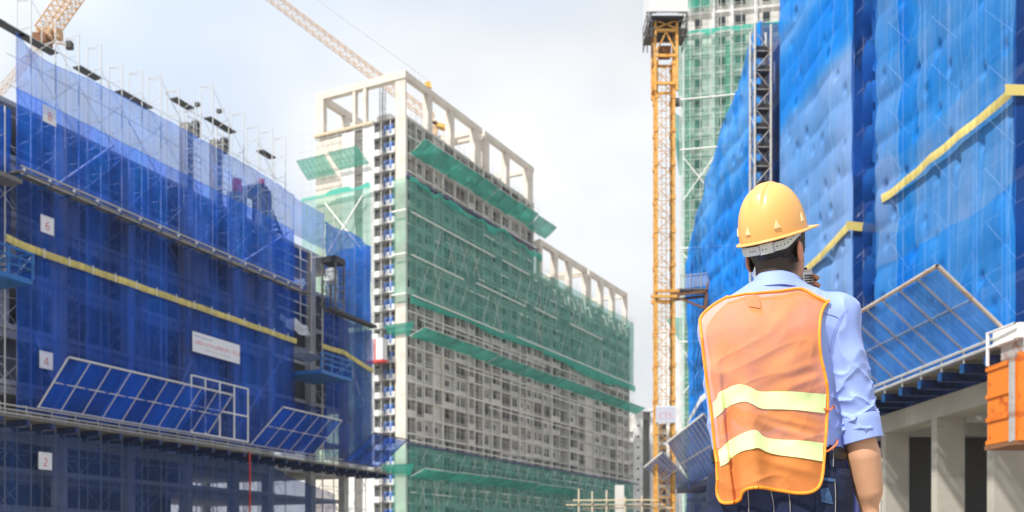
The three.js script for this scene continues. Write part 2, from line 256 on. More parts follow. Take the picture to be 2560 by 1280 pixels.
  net('dark blue net crossed by the yellow strap on the left building', 0.25, 27.3, 8.9, 22.2, 96, 48, M.netL);
  {
    const t = thing('safety_net', 'dusty blue net hanging below the lower platform of the left building', 'net', FL, [0, 0.1, 0.1]);
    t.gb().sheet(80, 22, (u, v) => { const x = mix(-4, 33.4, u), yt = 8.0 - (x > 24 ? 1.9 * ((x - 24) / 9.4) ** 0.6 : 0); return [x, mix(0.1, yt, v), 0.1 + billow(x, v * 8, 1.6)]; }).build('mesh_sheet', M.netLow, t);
  }
  const b1 = net('bright blue net on the far corner bay of the left building', 31.9, 39.4, 22.0, (x) => 29.45 + 0.2 * Math.sin(x * 0.9), 30, 30, M.netBay, 2);
  b1.gb().sheet(12, 30, (u, v) => { const z = -3.4 * u; return [39.4 + billow(z, v * 8, 0.6), mix(22, 29.4, v), z]; }).build('side_mesh_sheet', M.netBay, b1);
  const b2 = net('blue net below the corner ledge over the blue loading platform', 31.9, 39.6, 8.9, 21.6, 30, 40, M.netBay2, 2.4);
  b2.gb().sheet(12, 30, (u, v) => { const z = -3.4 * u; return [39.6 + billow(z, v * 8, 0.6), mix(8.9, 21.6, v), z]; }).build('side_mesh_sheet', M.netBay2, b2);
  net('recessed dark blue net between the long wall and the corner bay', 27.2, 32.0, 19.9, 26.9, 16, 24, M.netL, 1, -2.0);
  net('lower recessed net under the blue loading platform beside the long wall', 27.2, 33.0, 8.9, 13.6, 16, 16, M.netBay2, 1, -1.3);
  B.gb().box(27.2, 14.3, -3.0, 39.1, 23.9, -2.85).build('infill_wall', M.concShade, B); B.gb().box(27.2, 11.0, -3.0, 36.5, 14.0, -2.85).build('infill_wall', M.concShade, B);
  net('pale blue net above the recess of the left building', 27.3, 31.9, 26.9, (x) => 29.95, 14, 10, M.netLtop, 1, -0.1);
  net('blue net on the left return beyond the numbered wall', -6.5, 0.2, 17.6, 21.6, 20, 16, M.netL, 1, -0.35);
  net('short blue net under the crane at the left end of the building', -6.5, 0.2, 22.3, 26.0, 20, 10, M.netL, 1, -0.35);
  const rp = thing('rail_pipes', 'horizontal grey pipes across the recess of the left building', 'rails', FL, [27.3, 20, -1.7]);
  for (let y = 20.3; y < 26.5; y += 0.95) rp.gb().rod([27.3, y, -1.7], [31.8, y, -1.7], 0.045, 6).build('pipe', M.tubePale, rp);
  for (const x of [28.8, 30.6]) rp.gb().rod([x, 19.9, -1.65], [x, 26.9, -1.65], 0.045, 6).build('pipe', M.tube, rp);

  // walkway between the nets and the lower cantilever platform
  const wk = thing('scaffold_walkway', 'narrow timber walkway between the two blue nets of the left building', 'walkway', FL, [0, 22.2, 0.3]);
  for (let x = -0.2, i = 0; x < 27; x += 1.8, i++) { wk.gb().box(x, 22.2, 0.02, x + 1.74, 22.3, 0.85).build('plank', M.plank, wk); wk.gb().rod([x + 0.3, 22.12, -0.3], [x + 0.3, 22.12, 1.0], 0.06, 6).build('bracket', M.blueSteel, wk); wk.gb().box(x + 0.2, 22.3, 0.78, x + 0.34, 22.54, 0.88).build('rail_clamp', M.tarp, wk); }
  wk.gb().rod([-0.2, 22.5, 0.85], [27.2, 22.5, 0.85], 0.06, 6).build('rail', M.tubeMid, wk); wk.gb().rod([-0.2, 22.1, 0.85], [27.2, 22.1, 0.85], 0.05, 6).build('rail', M.tubeMid, wk);
  wk.gb().box(31.9, 21.7, 0.02, 39.4, 21.95, 0.7).build('ledge_board', M.plankDark, wk);
  wk.gb().box(-6.5, 21.5, -1.2, -0.1, 21.75, 0.9).build('ledge_board', M.concDark, wk);
  const pf = thing('cantilever_platform', 'lower timber platform on navy beams along the left building', 'platform', FL, [0, 8.3, 0.3]);
  for (let x = -4, i = 0; x < 40; x += 1.75, i++) { pf.gb().box(x, 8.34, -0.6, x + 1.7, 8.46, 1.15).build('plank', M.plank, pf); pf.gb().box(x + 0.4, 7.98, -2, x + 0.62, 8.3, 1.25).build('beam', M.navy, pf); pf.gb().rod([x + 0.5, 8.3, 1.1], [x + 0.5, 9.1, 1.1], 0.035, 5).build('post', M.tubeMid, pf); }
  for (const [y, r2] of [[8.75, 0.05], [8.55, 0.06], [9.0, 0.05]]) pf.gb().rod([-4, y, 1.12], [39.6, y, 1.12], r2, 6).build('rail', M.tubeMid, pf);

  // catch fans: steel frames filled with net, tilted outwards
  const fan = (name, label, x0, x1, n2, lo, hi, mat, fr, fm, rails = 1, sk = 0, g) => {
    const t = thing(name, label, 'catch fan', fr, [x0, lo[0], lo[1]], g), q = (x, k) => [x + sk * k, mix(lo[0], hi[0], k), mix(lo[1], hi[1], k)];
    t.gb().sheet(n2 * 2, 6, (u, v) => { const p = q(mix(x0, x1, u), v); return [p[0], p[1] - 0.06 * Math.sin(v * 3.14) * Math.abs(Math.sin(u * n2 * 3.14)), p[2], mix(x0, x1, u), v * 4]; }).build('mesh_sheet', mat, t);
    for (let i = 0; i <= n2; i++) { const x = mix(x0, x1, i / n2); t.gb().rod(v3.add(q(x, 0), [0, 0.05, 0.03]), v3.add(q(x, 1), [0, 0.05, 0.03]), i % n2 ? 0.036 : 0.05, 6).build('rib', fm, t); }
    for (let i = 0; i <= rails + 1; i++) { const k = i / (rails + 1); t.gb().rod(v3.add(q(x0, k), [0, 0.1, 0.06]), v3.add(q(x1, k), [0, 0.1, 0.06]), k === 1 ? 0.065 : 0.045, 6).build('rail', fm, t); }
    return t;
  };
  globalThis.fan = fan;
  fan('catch_fan', 'long tilted blue net frame left of the upright frame on the lower platform', 0.8, 15.2, 9, [9.05, 1.05], [11.78, 3.0], M.netL, FL, M.tubeLight, 1, 0.3, 'tilted net frames along the left building');
  fan('catch_fan', 'shorter tilted blue net frame right of the upright frame', 20.2, 28.4, 5, [8.9, 1.0], [11.75, 3.0], M.netL, FL, M.tubeLight, 1, 1.2, 'tilted net frames along the left building');
  fan('catch_fan', 'tilted bright blue net frame jutting out at the right corner of the left building', 32.9, 38.9, 3, [8.75, 1.0], [11.35, 3.1], M.netL, FL, M.navy, 1, 1.8, 'tilted net frames along the left building');
  const up = thing('frame_panel', 'upright grey steel grid frame standing on the lower platform', 'frame', FL, [13.5, 9.1, 1.2]);
  for (const x of [13.5, 14.95, 16.5, 18.1, 19.7]) up.gb().rod([x, 9.1, 1.2], [x, 13.05, 1.2], 0.065, 6).build('upright', M.tubePale, up);
  for (const y of [9.15, 11.0, 13.05]) up.gb().rod([13.5, y, 1.2], [19.7, y, 1.2], 0.06, 6).build('rail', M.tubePale, up);

  // strap, boards, banner
  const strap = (label, pts, z, fr, h, mat, g) => {
    const t = thing('yellow_strap', label, 'strap', fr, [pts[0][0], pts[0][1], z], g), L = pts.length - 1;
    t.gb().sheet(L * 12, 2, (u, v) => { const k = Math.min(L - 1, Math.floor(u * L)), f = u * L - k, a = pts[k], b = pts[k + 1], y = mix(a[1], b[1], f) - 0.035 * Math.sin(f * 3.14), x = mix(a[0], b[0], f), zz = mix(a[2] ?? z, b[2] ?? z, f); return [x, y + h * (v - 0.5), zz + 0.05 * Math.sin(v * 3.14) + 0.03 * vn(x * 2, v)]; }).build('webbing', mat, t); return t;
  };
  globalThis.strap = strap;
  const ys = strap('long yellow strap across the dark blue net of the left building', [[-0.6, 18.45], [1.5, 18.3], [4.9, 18.28], [8.6, 18.27], [12.1, 18.25], [15.8, 18.24], [19.5, 18.22], [23.3, 18.2], [27.3, 18.15]], 0.22, FL, 0.42, M.strapY);
  for (let x = 2; x < 27; x += 1.85) ys.gb().rod([x, 18.0, 0.26], [x, 18.55, 0.27], 0.035, 5).build('tie', M.tarp, ys);
  strap('short yellow strap on the corner bay beside the blue loading platform', [[31.0, 18.5], [34.5, 18.6], [36.2, 18.3], [39.5, 17.8]], 0.25, FL, 0.4, M.strapY);
  for (const [d, x, y, z, word] of [['8', 1.93, 25.95, 0.22, 'eight, near the pale top of the blue net'], ['6', 1.78, 19.5, 0.2, 'six, just above the yellow strap'], ['4', 1.7, 11.6, 0.2, 'four, left of the long tilted net frame'], ['2', 1.4, 5.7, 0.45, 'two, below the lower platform']]) {
    const t = thing('floor_sign', 'white board with red numeral ' + word, 'sign', FL, [x, y, z], 'floor number boards on the left building'); t.rotation.x = 0;
    board(t, x, y, z, x + 0.95, y + 1.0, 0.03, canvasMat(128, 136, (g, w, h) => { g.fillStyle = '#f1f0f4'; g.fillRect(0, 0, w, h); g.fillStyle = '#cf3038'; g.font = '88px sans-serif'; g.textAlign = 'center'; g.textBaseline = 'middle'; g.fillText(d, w / 2 + 2, h * 0.57); g.fillStyle = '#8d98b8'; for (let i = 0; i < 8; i++) g.fillRect(30 + i * 9, 10, 5, 3); }));
  }
  const bn = thing('banner', 'long white banner with small red lettering on the left building', 'banner', FL, [14.7, 15.0, 0.25]);
  board(bn, 14.75, 15.0, 0.25, 19.95, 16.4, 0.02, canvasMat(512, 144, (g, w, h) => { g.fillStyle = '#f1f1f5'; g.fillRect(0, 0, w, h); const q = rng(3); const row = (y, hh, x0, x1, c) => { g.fillStyle = c; for (let x = x0; x < x1;) { const n2 = 2 + Math.floor(q() * 5); for (let k = 0; k < n2; k++) { g.fillRect(x, y, hh * 0.18, hh); g.fillRect(x, y + (q() < 0.5 ? 0 : hh * 0.8), hh * 0.5, hh * 0.18); if (q() < 0.6) g.fillRect(x + hh * 0.4, y, hh * 0.16, hh); x += hh * 0.72; } x += hh * 0.5; } }; row(22, 14, 20, 210, '#8f9ab4'); row(58, 26, 24, 490, '#d97f88'); row(104, 14, 120, 380, '#c3b3c0'); }));

  // blue loading platforms
  const basket = (label, x0, y0, x1, z1) => {
    const t = thing('loading_platform', label, 'platform', FL, [x0, y0, 0], 'blue steel loading platforms');
    t.gb().box(x0, y0, -1.5, x1, y0 + 0.28, z1).build('deck', M.blueSteel, t);
    for (const [x, z] of [[x0, z1], [mix(x0, x1, 0.33), z1], [mix(x0, x1, 0.66), z1], [x1, z1], [x1, mix(0, z1, 0.5)], [x1, 0.2]]) t.gb().box(x - 0.06, y0 + 0.28, z - 0.06, x + 0.06, y0 + 1.75, z + 0.06).build('post', M.blueSteel, t);
    for (const y of [0.8, 1.25, 1.7]) { t.gb().bar([x0, y0 + y, z1], [x1, y0 + y, z1], 0.1).build('rail', M.blueSteel, t); t.gb().bar([x1, y0 + y, -0.8], [x1, y0 + y, z1], 0.1).build('rail', M.blueSteel, t); }
    t.gb().bar([x1, y0 + 0.4, 0.2], [x1, y0 + 1.6, z1], 0.07).build('brace', M.tarp, t);
    t.gb().sheet(8, 4, (u, v) => [x1 + 0.02, y0 + 0.3 + 1.3 * v, z1 * u]).build('mesh_sheet', M.netL, t);
    return t;
  };
  basket('blue steel loading platform in the recess right of the yellow strap', 27.6, 15.5, 32.2, 2.4);
  basket('blue steel loading platform cut off by the left edge', -5, 15.7, -0.3, 1.9);
  const tp = thing('tarpaulin', 'crumpled white tarpaulin draped on the slab above the loading platform', 'tarpaulin', FL, [27.5, 20, -1.9]);
  tp.gb().sheet(20, 8, (u, v) => { const x = mix(27.5, 31.6, u); return [x, 20.75 - 0.5 * u - 0.9 * v + 0.25 * fbm(x * 2, v * 3, 1, 3), -1.6 + 0.35 * vn(x * 2.5, v * 3, 2) + 0.3 * v]; }).build('cloth', M.tarp, tp);
  const tp2 = thing('tarpaulin', 'pale bundled sheet lying on the blue loading platform', 'tarpaulin', FL, [27.6, 17.3, 0]);
  tp2.gb().sheet(18, 8, (u, v) => { const x = mix(27.5, 31.2, u); return [x, 17.5 - 0.35 * u + 0.5 * Math.sin(v * 3.14) * (0.6 + 0.4 * vn(x * 2, 3)), mix(-1.2, 0.9, v) + 0.2 * vn(x * 3, v * 2)]; }).build('cloth', M.tarp, tp2);
  const mk = (label, fr, x, z, y0, y1, w, mat, step = 0.75) => {            // small lattice hoist mast
    const t = thing('hoist_mast', label, 'hoist mast', fr, [x, y0, z]);
    for (const [i, j] of [[0, 0], [1, 0], [1, 1], [0, 1]]) t.gb().rod([x + i * w, y0, z + j * w], [x + i * w, y1, z + j * w], w * 0.06 + 0.02, 6).build('chord', mat, t);
    const g = t.gb(); for (let y = y0, k = 0; y < y1 - step; y += step, k++) for (const [a, b] of [[[0, 0], [1, 0]], [[1, 0], [1, 1]], [[1, 1], [0, 1]], [[0, 1], [0, 0]]]) { const A = [x + a[0] * w, y, z + a[1] * w], Bq = [x + b[0] * w, y, z + b[1] * w]; g.rod(A, Bq, 0.03, 4); g.rod(k % 2 ? A : [A[0], y + step, A[2]], k % 2 ? [Bq[0], y + step, Bq[2]] : Bq, 0.025, 4); }
    g.build('lacing', mat, t, 'stuff'); return t;
  };
  globalThis.mk = mk;
  const hm = mk('small dark lattice mast hung at the corner bay of the left building', FL, 30.8, 0.4, 21.6, 25.8, 1.3, M.tubeDark);
  hm.gb().box(31.0, 23.9, 0.6, 31.7, 25.0, 1.3).build('white_sack', M.tarp, hm); hm.gb().box(30.7, 25.4, 0.3, 32.2, 25.9, 1.8).build('head_block', M.dark, hm);
  const ho = thing('hose', 'thin red hose hanging below the platform of the left building', 'hose', FL, [19.8, 0, 1.2]);
  { const c = new THREE.CatmullRomCurve3([[19.9, 8.4, 1.2], [19.8, 6, 1.3], [19.7, 4, 1.35], [19.6, 0.1, 1.4]].map((p) => new THREE.Vector3(...ho.at(p)))); piece(new THREE.TubeGeometry(c, 24, 0.07, 6), 'hose_line', M.red, ho); }
  // roof items
  for (const [x, y, l] of [[18.3, 32.2, 'left of the two bare column cages above the blue net'], [21.6, 32.2, 'right of the two bare column cages above the blue net']]) {
    const t = thing('column_cage', 'grey scaffolded column stub, ' + l, 'column', FL, [x, 27.35, -3]); t.gb().box(x - 0.35, 27.35, -3.6, x + 0.35, y + 0.6, -2.9).build('concrete_stub', M.concDark, t);
    for (const dx of [-0.75, 0, 0.75]) t.gb().rod([x + dx, 27.35, -2.6], [x + dx, y + 1.9, -2.6], 0.04, 5).build('pole', M.tube, t); for (let yy = 28; yy < y + 1.6; yy += 0.5) t.gb().rod([x - 0.8, yy, -2.55], [x + 0.8, yy, -2.55], 0.035, 4).build('tie_bar', M.tube, t); t.gb().box(x + 0.45, y - 0.2, -3.2, x + 0.8, y + 1.0, -2.7).build('dark_sheet', M.dark, t);
  }
  for (const [x, y, s, l] of [[23.35, 29.2, 1, 'larger red barrel standing on the roof behind the pale net'], [26.5, 30.6, 0.7, 'smaller red barrel higher up behind the pale net']]) { const t = thing('barrel', l, 'barrel', FL, [x, 27.35, -2.6]); const g = new THREE.LatheGeometry([[0, 0], [0.36, 0], [0.38, 0.05], [0.36, 0.3], [0.38, 0.34], [0.36, 0.38], [0.36, 0.7], [0.38, 0.74], [0.36, 0.78], [0.36, 1.1], [0.38, 1.14], [0, 1.14]].map((q) => new THREE.Vector2(q[0] * s, q[1] * s)), 16); piece(g, 'drum', M.red, t, [0, y - 27.35, 0]); t.gb().box(x - 0.6, 27.35, -3.1, x + 0.6, y, -2.1).build('stand', M.concDark, t); }
  const st = thing('stair', 'dark steel stair silhouetted behind the pale net on the roof', 'stair', FL, [26.5, 27.35, -2.4]);
  for (let i = 0; i < 8; i++) st.gb().box(26.3 + i * 0.3, 30.0 - i * 0.33, -2.9, 26.75 + i * 0.3, 30.12 - i * 0.33, -2.2).build('tread', M.dark, st); st.gb().bar([26.2, 30.2, -2.2], [28.8, 27.4, -2.2], 0.16).build('stringer', M.dark, st);
  st.gb().hexa([[24.6, 30.1, -2], [27.2, 30.1, -2], [27.2, 30.1, -4], [24.6, 30.1, -4], [25.6, 30.75, -2], [26.4, 30.75, -2], [26.4, 30.75, -4], [25.6, 30.75, -4]]).build('canopy', M.dark, st); for (const x of [24.8, 27]) st.gb().box(x - 0.08, 27.35, -2.2, x + 0.08, 30.1, -2.05).build('post', M.dark, st);
}
// ================================================================ CENTRE TOWER (bare concrete, green nets), frame FC: x along the long face, its short face at x = 0 runs back along -z
{
  const H = 3.13, TOP = 79.3, LOW = 63.5, X1 = 51.2, X2 = 109.5, DZ = 20;
  const B = thing('unfinished_tower', 'tall bare concrete tower with open roof frame and green nets in the centre', 'building', FC, [0, 0, 0]);
  const r = rng(21), nF = 25, ys = []; for (let j = 0; j < nF; j++) ys.push(TOP - H * j);
  // core behind the facade
  B.gb().box(0.4, 0, -DZ + 0.4, X1 - 0.4, TOP - 0.4, -1.5).build('core_wall', M.concGrey, B); B.gb().box(X1, 0, -DZ, X2 - 0.4, LOW - 0.4, -1.5).build('core_wall', M.concGrey, B);
  const piers = [0, 3.4, 6.2, 9.2, 12.6, 17.2, 21.8, 24.6, 28.2, 31.4, 35.6, 40.2, 44.0, 47.4, 50.6, 55.5, 60.2, 64.6, 69.5, 75, 79.6, 84.6, 89.6, 95, 100, 105, 109.1];
  const kinds = ['balcony', 'window', 'deep', 'solid', 'deep', 'pair', 'deep', 'gap', 'pair', 'deep', 'window', 'pair', 'deep', 'window', 'pair', 'window', 'deep', 'gap', 'deep', 'pair', 'solid', 'window', 'deep', 'pair', 'deep', 'pair'];
  const pierMat = [M.concPale, M.conc, M.conc, M.concPale, M.conc];
  piers.forEach((x, i) => { const t = x <= X1 ? TOP : LOW, w = i % 4 === 0 ? 0.6 : 0.36; B.gb().box(x - w / 2 + 0.3, 0, -1.6, x + w / 2 + 0.3, t - 0.12, i % 3 === 0 ? 0.1 : -0.08).build('pier', pierMat[i % 5], B); });
  for (let j = 0; j < nF; j++) { const y = ys[j]; B.gb().box(0.05, y - 0.34, -1.55, X1, y, -0.02).build('floor_band', j % 3 ? M.conc : M.concPale, B); if (y < LOW) B.gb().box(X1 + 0.02, y - 0.34, -1.55, X2, y, -0.04).build('floor_band', j % 2 ? M.conc : M.concGrey, B); }
  // facade cells: windows, balconies and infill, in shared variants
  const cell = (w, h, k) => {                                                   // local geometry, origin at the lower left of the opening
    const a = new GB(), g = new GB();
    if (k === 0) { a.box(0, 0, -0.5, w, 0.55, -0.3); a.box(0, 0.55, -0.5, w * 0.16, h, -0.3); a.box(w * 0.84, 0.55, -0.5, w, h, -0.3); a.box(w * 0.16, h - 0.4, -0.5, w * 0.84, h, -0.3); for (const x of [0.18, 0.5, 0.82]) a.box(w * x - 0.05, 0.55, -0.48, w * x + 0.05, h - 0.4, -0.34); a.box(w * 0.16, 1.5, -0.48, w * 0.84, 1.6, -0.34); g.quad([w * 0.16, 0.55, -0.6], [w * 0.84, 0.55, -0.6], [w * 0.84, h - 0.4, -0.6], [w * 0.16, h - 0.4, -0.6]); }
    if (k === 1) { a.box(0, 0, -0.25, w, 0.95, -0.1); a.box(0, 0.95, -1.3, 0.12, h, -0.9); g.quad([0, 0.9, -1.4], [w, 0.9, -1.4], [w, h, -1.4], [0, h, -1.4]); a.box(w * 0.45, 0.9, -1.35, w * 0.62, h, -1.2); }
    if (k === 2) { a.box(0, 0, -0.9, w, h, -0.7); g.quad([w * 0.3, 0.9, -0.66], [w * 0.7, 0.9, -0.66], [w * 0.7, 2, -0.66], [w * 0.3, 2, -0.66]); a.box(w * 0.28, 0.82, -0.7, w * 0.72, 0.92, -0.6); }
    if (k === 3) { a.box(0, 0, -0.6, w, h, -0.45); }
    if (k === 4) { for (const s of [0.04, 0.54]) { g.quad([w * s, 0.7, -0.55], [w * (s + 0.4), 0.7, -0.55], [w * (s + 0.4), h - 0.35, -0.55], [w * s, h - 0.35, -0.55]); a.box(w * (s + 0.18), 0.7, -0.52, w * (s + 0.22), h - 0.35, -0.4); a.box(w * s, 1.55, -0.52, w * (s + 0.4), 1.63, -0.4); } a.box(0, 0, -0.55, w, 0.7, -0.35); a.box(w * 0.44, 0.7, -0.55, w * 0.54, h, -0.35); a.box(0, h - 0.35, -0.55, w, h, -0.35); }
    if (k === 5) { g.quad([0, 0, -1.4], [w, 0, -1.4], [w, h, -1.4], [0, h, -1.4]); a.box(w * 0.1, 0, -1.3, w * 0.2, h, -1.2); a.box(w * 0.7, 0, -1.3, w * 0.78, h, -1.2); a.box(0, 1.05, -0.2, w, 1.13, -0.12); a.box(0, 0.5, -0.2, w, 0.56, -0.12); }
    return [a, g];
  };
  const code = { window: [0, 0, 0, 2], balcony: [5, 5, 1, 5], deep: [1, 1, 5, 2], solid: [3, 3, 2, 3], pair: [4, 4, 4, 0], gap: [5, 5, 5, 5] };
  const wallMats = [M.concGrey, M.conc, M.concGrey, M.concDark], cache = {}; let made = 0; const restA = [], restG = [];
  const order = []; for (let i = 0; i < piers.length - 1; i++) for (let j = 0; j < nF - 1; j++) { const t = piers[i] < X1 - 1 ? TOP : LOW; if (ys[j] > t + 0.1 || ys[j] > LOW && piers[i] >= X1 - 1) continue; order.push([i, j]); }
  for (const [i, j] of order) {
    const x0 = piers[i] + 0.5, w = piers[i + 1] - piers[i] - 0.4, h = H - 0.34, y = ys[j] - H, k = code[kinds[i]][Math.floor(r() * 4)], key = i + ':' + k;
    if (!cache[key]) { const [a, g] = cell(w, h, k); cache[key] = [a.i.length ? a.geo() : null, g.i.length ? g.geo() : null]; }
    const [ga, gg] = cache[key], hidden = (y > 47 && y < 66) || y < 19;           // behind the nets: joined
    if (gg && !hidden && made < 300) { const win = piece(gg, 'window', M.glass, B, [x0, y, 0]); if (ga) piece(ga, 'frame', r() < 0.10 ? M.plank : wallMats[Math.floor(r() * 4)], win); made++; }
    else { if (ga) { const q = ga.clone(); q.translate(x0, y, 0); restA.push(q); } if (gg) { const q = gg.clone(); q.translate(x0, y, 0); restG.push(q); } }
  }
  piece(mergeGeometries(restA), 'infill', M.conc, B, null, 'stuff'); piece(mergeGeometries(restG), 'dark_openings', M.glass, B, null, 'stuff');
  // short face: corner pier, balcony strip, slotted wall
  B.gb().box(-0.02, 0, -2.1, 0.35, 85.6, 0.02).build('corner_pier', M.cream, B);
  for (let j = 0; j < nF; j++) { B.gb().box(-0.25, ys[j] - H, -6.7, 1.4, ys[j] - H + 1.05, -2.12).build('balcony_band', M.white, B); B.gb().box(-0.1, ys[j] - 0.3, -6.7, 0.3, ys[j] - 0.05, -2.12).build('slab_edge', M.concDark, B); }
  B.gb().box(0.3, 0, -6.7, 0.5, TOP - 0.3, -2.1).build('balcony_back_wall', M.concShade, B);
  const posts = B.gb(); for (let j = 0; j < nF; j++) for (const z of [-3.2, -5.2]) posts.box(0.0, ys[j] - H + 1, z - 0.1, 0.15, ys[j] - 0.3, z + 0.1); posts.build('balcony_posts', M.conc, B, 'stuff');
  B.gb().box(0, 0, -9.3, 0.4, 79.0, -6.72).build('white_wall_panel', M.white, B); B.gb().box(0, 0, -13.9, 0.4, 78.6, -11.1).build('white_wall_panel', M.white, B); B.gb().box(0.3, 0, -11.1, 0.5, 78.6, -9.3).build('slot_wall', M.concDark, B);
  B.gb().box(0, 0, -DZ, 0.4, 78.2, -13.92).build('block_wall', M.cream, B); for (let j = 0; j < 8; j++) B.gb().box(-0.03, ys[j] - 0.9, -DZ, -0.002, ys[j] - 0.75, -13.95).build('course_line', M.plank, B);
  B.gb().box(-0.35, 79.0, -DZ - 0.3, 0.5, 79.5, -6.8).build('timber_ledge', M.bamboo, B);
  // open roof frame
  const beam = (x0, y0, z0, x1, y1, z1, m = M.cream) => B.gb().box(x0, y0, z0, x1, y1, z1).build('roof_beam', m, B);
  const col = (x, z, w, y0, y1) => B.gb().box(x, y0, z - w, x + w, y1, z).build('roof_column', M.cream, B);
  beam(-0.02, 86.0, -DZ + 0.02, 1.2, 87.3, 0.04); beam(1.22, 86.2, -1.1, 27.9, 87.3, -0.05); beam(28.9, 86.2, -1.1, X1, 87.3, -0.05); beam(1.22, 86.0, -DZ, 27.9, 87.2, -DZ + 1); beam(28.9, 86.0, -DZ, X1, 87.2, -DZ + 1); for (const x of [26.6, 28.92, X1 - 1.1]) beam(x, 86.0, -DZ + 1.02, x + 1.1, 87.2, -1.12);
  B.gb().box(0, 79.3, -DZ, 1.1, 85.98, -18.3).build('roof_column', M.cream, B); for (const z of [-11.1, -8.7]) B.gb().box(0.05, 79.3, z - 0.5, 0.9, 85.98, z + 0.1).build('roof_column', M.cream, B);
  for (const [x, w] of [[7.7, 1.5], [15.6, 1.5], [24.9, 2.6], [29.0, 1.9], [38.2, 1.6], [48.2, 2.6]]) { B.gb().box(x, TOP, -1.3, x + w, 86.18, -0.1).build('roof_column', M.cream, B); if (w < 2) B.gb().box(x, TOP, -DZ, x + w, 85.98, -DZ + 1).build('roof_column', M.cream, B); }
  B.gb().box(0.1, TOP, -1.3, X1, TOP + 0.9, -1.0).build('parapet', M.concPale, B);
  B.gb().box(27.95, 0, -2.4, 28.75, TOP, -1.2).build('joint_recess', M.concDark, B);
  for (const [x, z] of [[4, -6], [10, -7]]) B.gb().box(x, TOP, z - 3, x + 3.5, TOP + 3, z).build('roof_room', M.white, B);
  // lower roof frame on the right block
  for (const [x0, x1] of [[54.4, 81], [82, 108]]) { beam(x0, 71.2, -1.2, x1, 72.3, -0.1); beam(x0, 71.1, -15, x1, 72.1, -14); beam(x0, 71.1, -14, x0 + 1, 72.1, -1.2); beam(x1 - 1, 71.1, -14, x1, 72.1, -1.2); for (const f of [0, 0.28, 0.58, 0.955]) { B.gb().box(mix(x0, x1, f), LOW, -1.2, mix(x0, x1, f) + (f > 0.9 || f === 0 ? 1.2 : 2), 71.18, -0.1).build('roof_column', M.cream, B); } }
  B.gb().box(X1 + 0.1, LOW, -1.3, X2, LOW + 1, -1).build('parapet', M.concPale, B);

  // scaffold over the faces
  const Sc = thing('tube_scaffold', 'thin pole scaffold with pale cross braces over the faces of the central tower', 'scaffold', FC, [0, 0, 0.5]);
  const g = Sc.gb(), gp = Sc.gb();
  for (let x = 0.9; x < X2 + 3; x += 1.9) { const t = x < X1 + 2 ? (x > X1 ? 79 : 80.6 + hsh(x * 9 | 0, 2, 2)) : 66 + hsh(x * 9 | 0, 2, 2); g.rod([x, 0, 0.5], [x, t, 0.5], 0.035, 4); }
  for (let z = -2.6; z > -24; z -= 2) g.rod([-0.8, 0, z], [-0.8, z < -18 ? 80.5 : 79.5, z], 0.04, 4);
  for (let y = 1.2; y < 80.5; y += 1.57) { g.rod([0.5, y, 0.52], [y < 66 ? X2 + 3 : X1 + 3, y, 0.52], 0.03, 4); if (y > 20) g.rod([-0.8, y, -7], [-0.8, y, -23.5], 0.035, 4); if (hsh(y * 10 | 0, 3, 3) < 0.25) gp.bar([0.2 + 40 * hsh(y * 9 | 0, 5, 1), y, 0.6], [50 + 55 * hsh(y * 9 | 0, 6, 1) * (y < 64 ? 1 : 0), y, 0.6], 0.16, 0.13); }
  g.build('lattice', M.tube, Sc, 'stuff'); gp.build('ledger_poles', M.tubePale, Sc, 'stuff');
  const br = Sc.gb();
  for (const [y0, y1] of [[47.4, 54.2], [54.4, 61.4], [10, 14.6], [16.4, 20.8], [2, 9.6]]) for (let x = 3; x < X2 - 3; x += 4.6) { if (y0 > 54 && x > 76 || y0 > 20 && hsh(x | 0, y0 | 0, 4) < 0.35) continue; const q = hsh(x | 0, y0 | 0, 7) * 1.2, z = 1.05, dx = y0 < 21 ? 1.9 : 2.6; br.bar([x + q, y0 + 2 * q, z], [x + q + dx, y1 - q, z], 0.07, 0.07); if (hsh(x | 0, y0 | 0, 2) < 0.6) br.bar([x + q + dx, y0 + q, z + 0.14], [x + q, y1 - q, z + 0.14], 0.07, 0.07); }
  br.build('cross_braces', M.tubeLight, Sc, 'stuff');
  for (const [x0, x1, y] of [[0.3, 31, 61.9], [0.3, 18.4, 54.3], [23.2, 44.6, 54.8], [48.6, 60, 55.4], [67.4, 87.6, 55.8], [0.3, 34.6, 47.2], [40.2, 108.6, 47.5], [34, 46.4, 62.1]]) { const t = Sc.gb(); t.rod([x0, y, 1.2], [x1, y, 1.2], 0.13, 6); t.build('long_rail', M.tubePale, Sc); }
  for (const y of [62, 54.3, 47.2]) Sc.gb().rod([-1, y, -2.2], [-1, y, 0.9], 0.15, 6).build('long_rail', M.tubePale, Sc);
  const xb = Sc.gb(); for (const [a, b] of [[[56, -8.5], [66, -17]], [[56, -17], [66, -8.5]], [[30, -9], [52, -17]]]) xb.bar([-1.1, ...a], [-1.1, ...b], 0.2); xb.build('long_brace', M.tubePale, Sc);

  // green nets
  const bil = (x, y, a) => a * (0.28 * fbm(x * 0.22, y * 0.2, 3, 3) + 0.12 * vn(x * 0.9, y * 0.35, 8));
  const net = (label, x0, x1, y0, yt, mat, z = 0.75, nx = 90, ny = 26) => { const t = thing('debris_net', label, 'net', FC, [x0, 0, z]); t.gb().sheet(nx, ny, (u, v) => { const x = mix(x0, x1, u), a = typeof y0 === 'number' ? y0 : y0(x), b = typeof yt === 'number' ? yt : yt(x), y = mix(a, b, v); return [x, y, z + bil(x, y, 1)]; }).build('mesh_sheet', mat, t); return t; };
  const rag = (x) => 68.1 + 0.9 * vn(x * 0.16, 3) + 0.5 * vn(x * 0.5, 9) - 1.1 * Math.abs(Math.sin(x * 0.1)) + 0.012 * x;
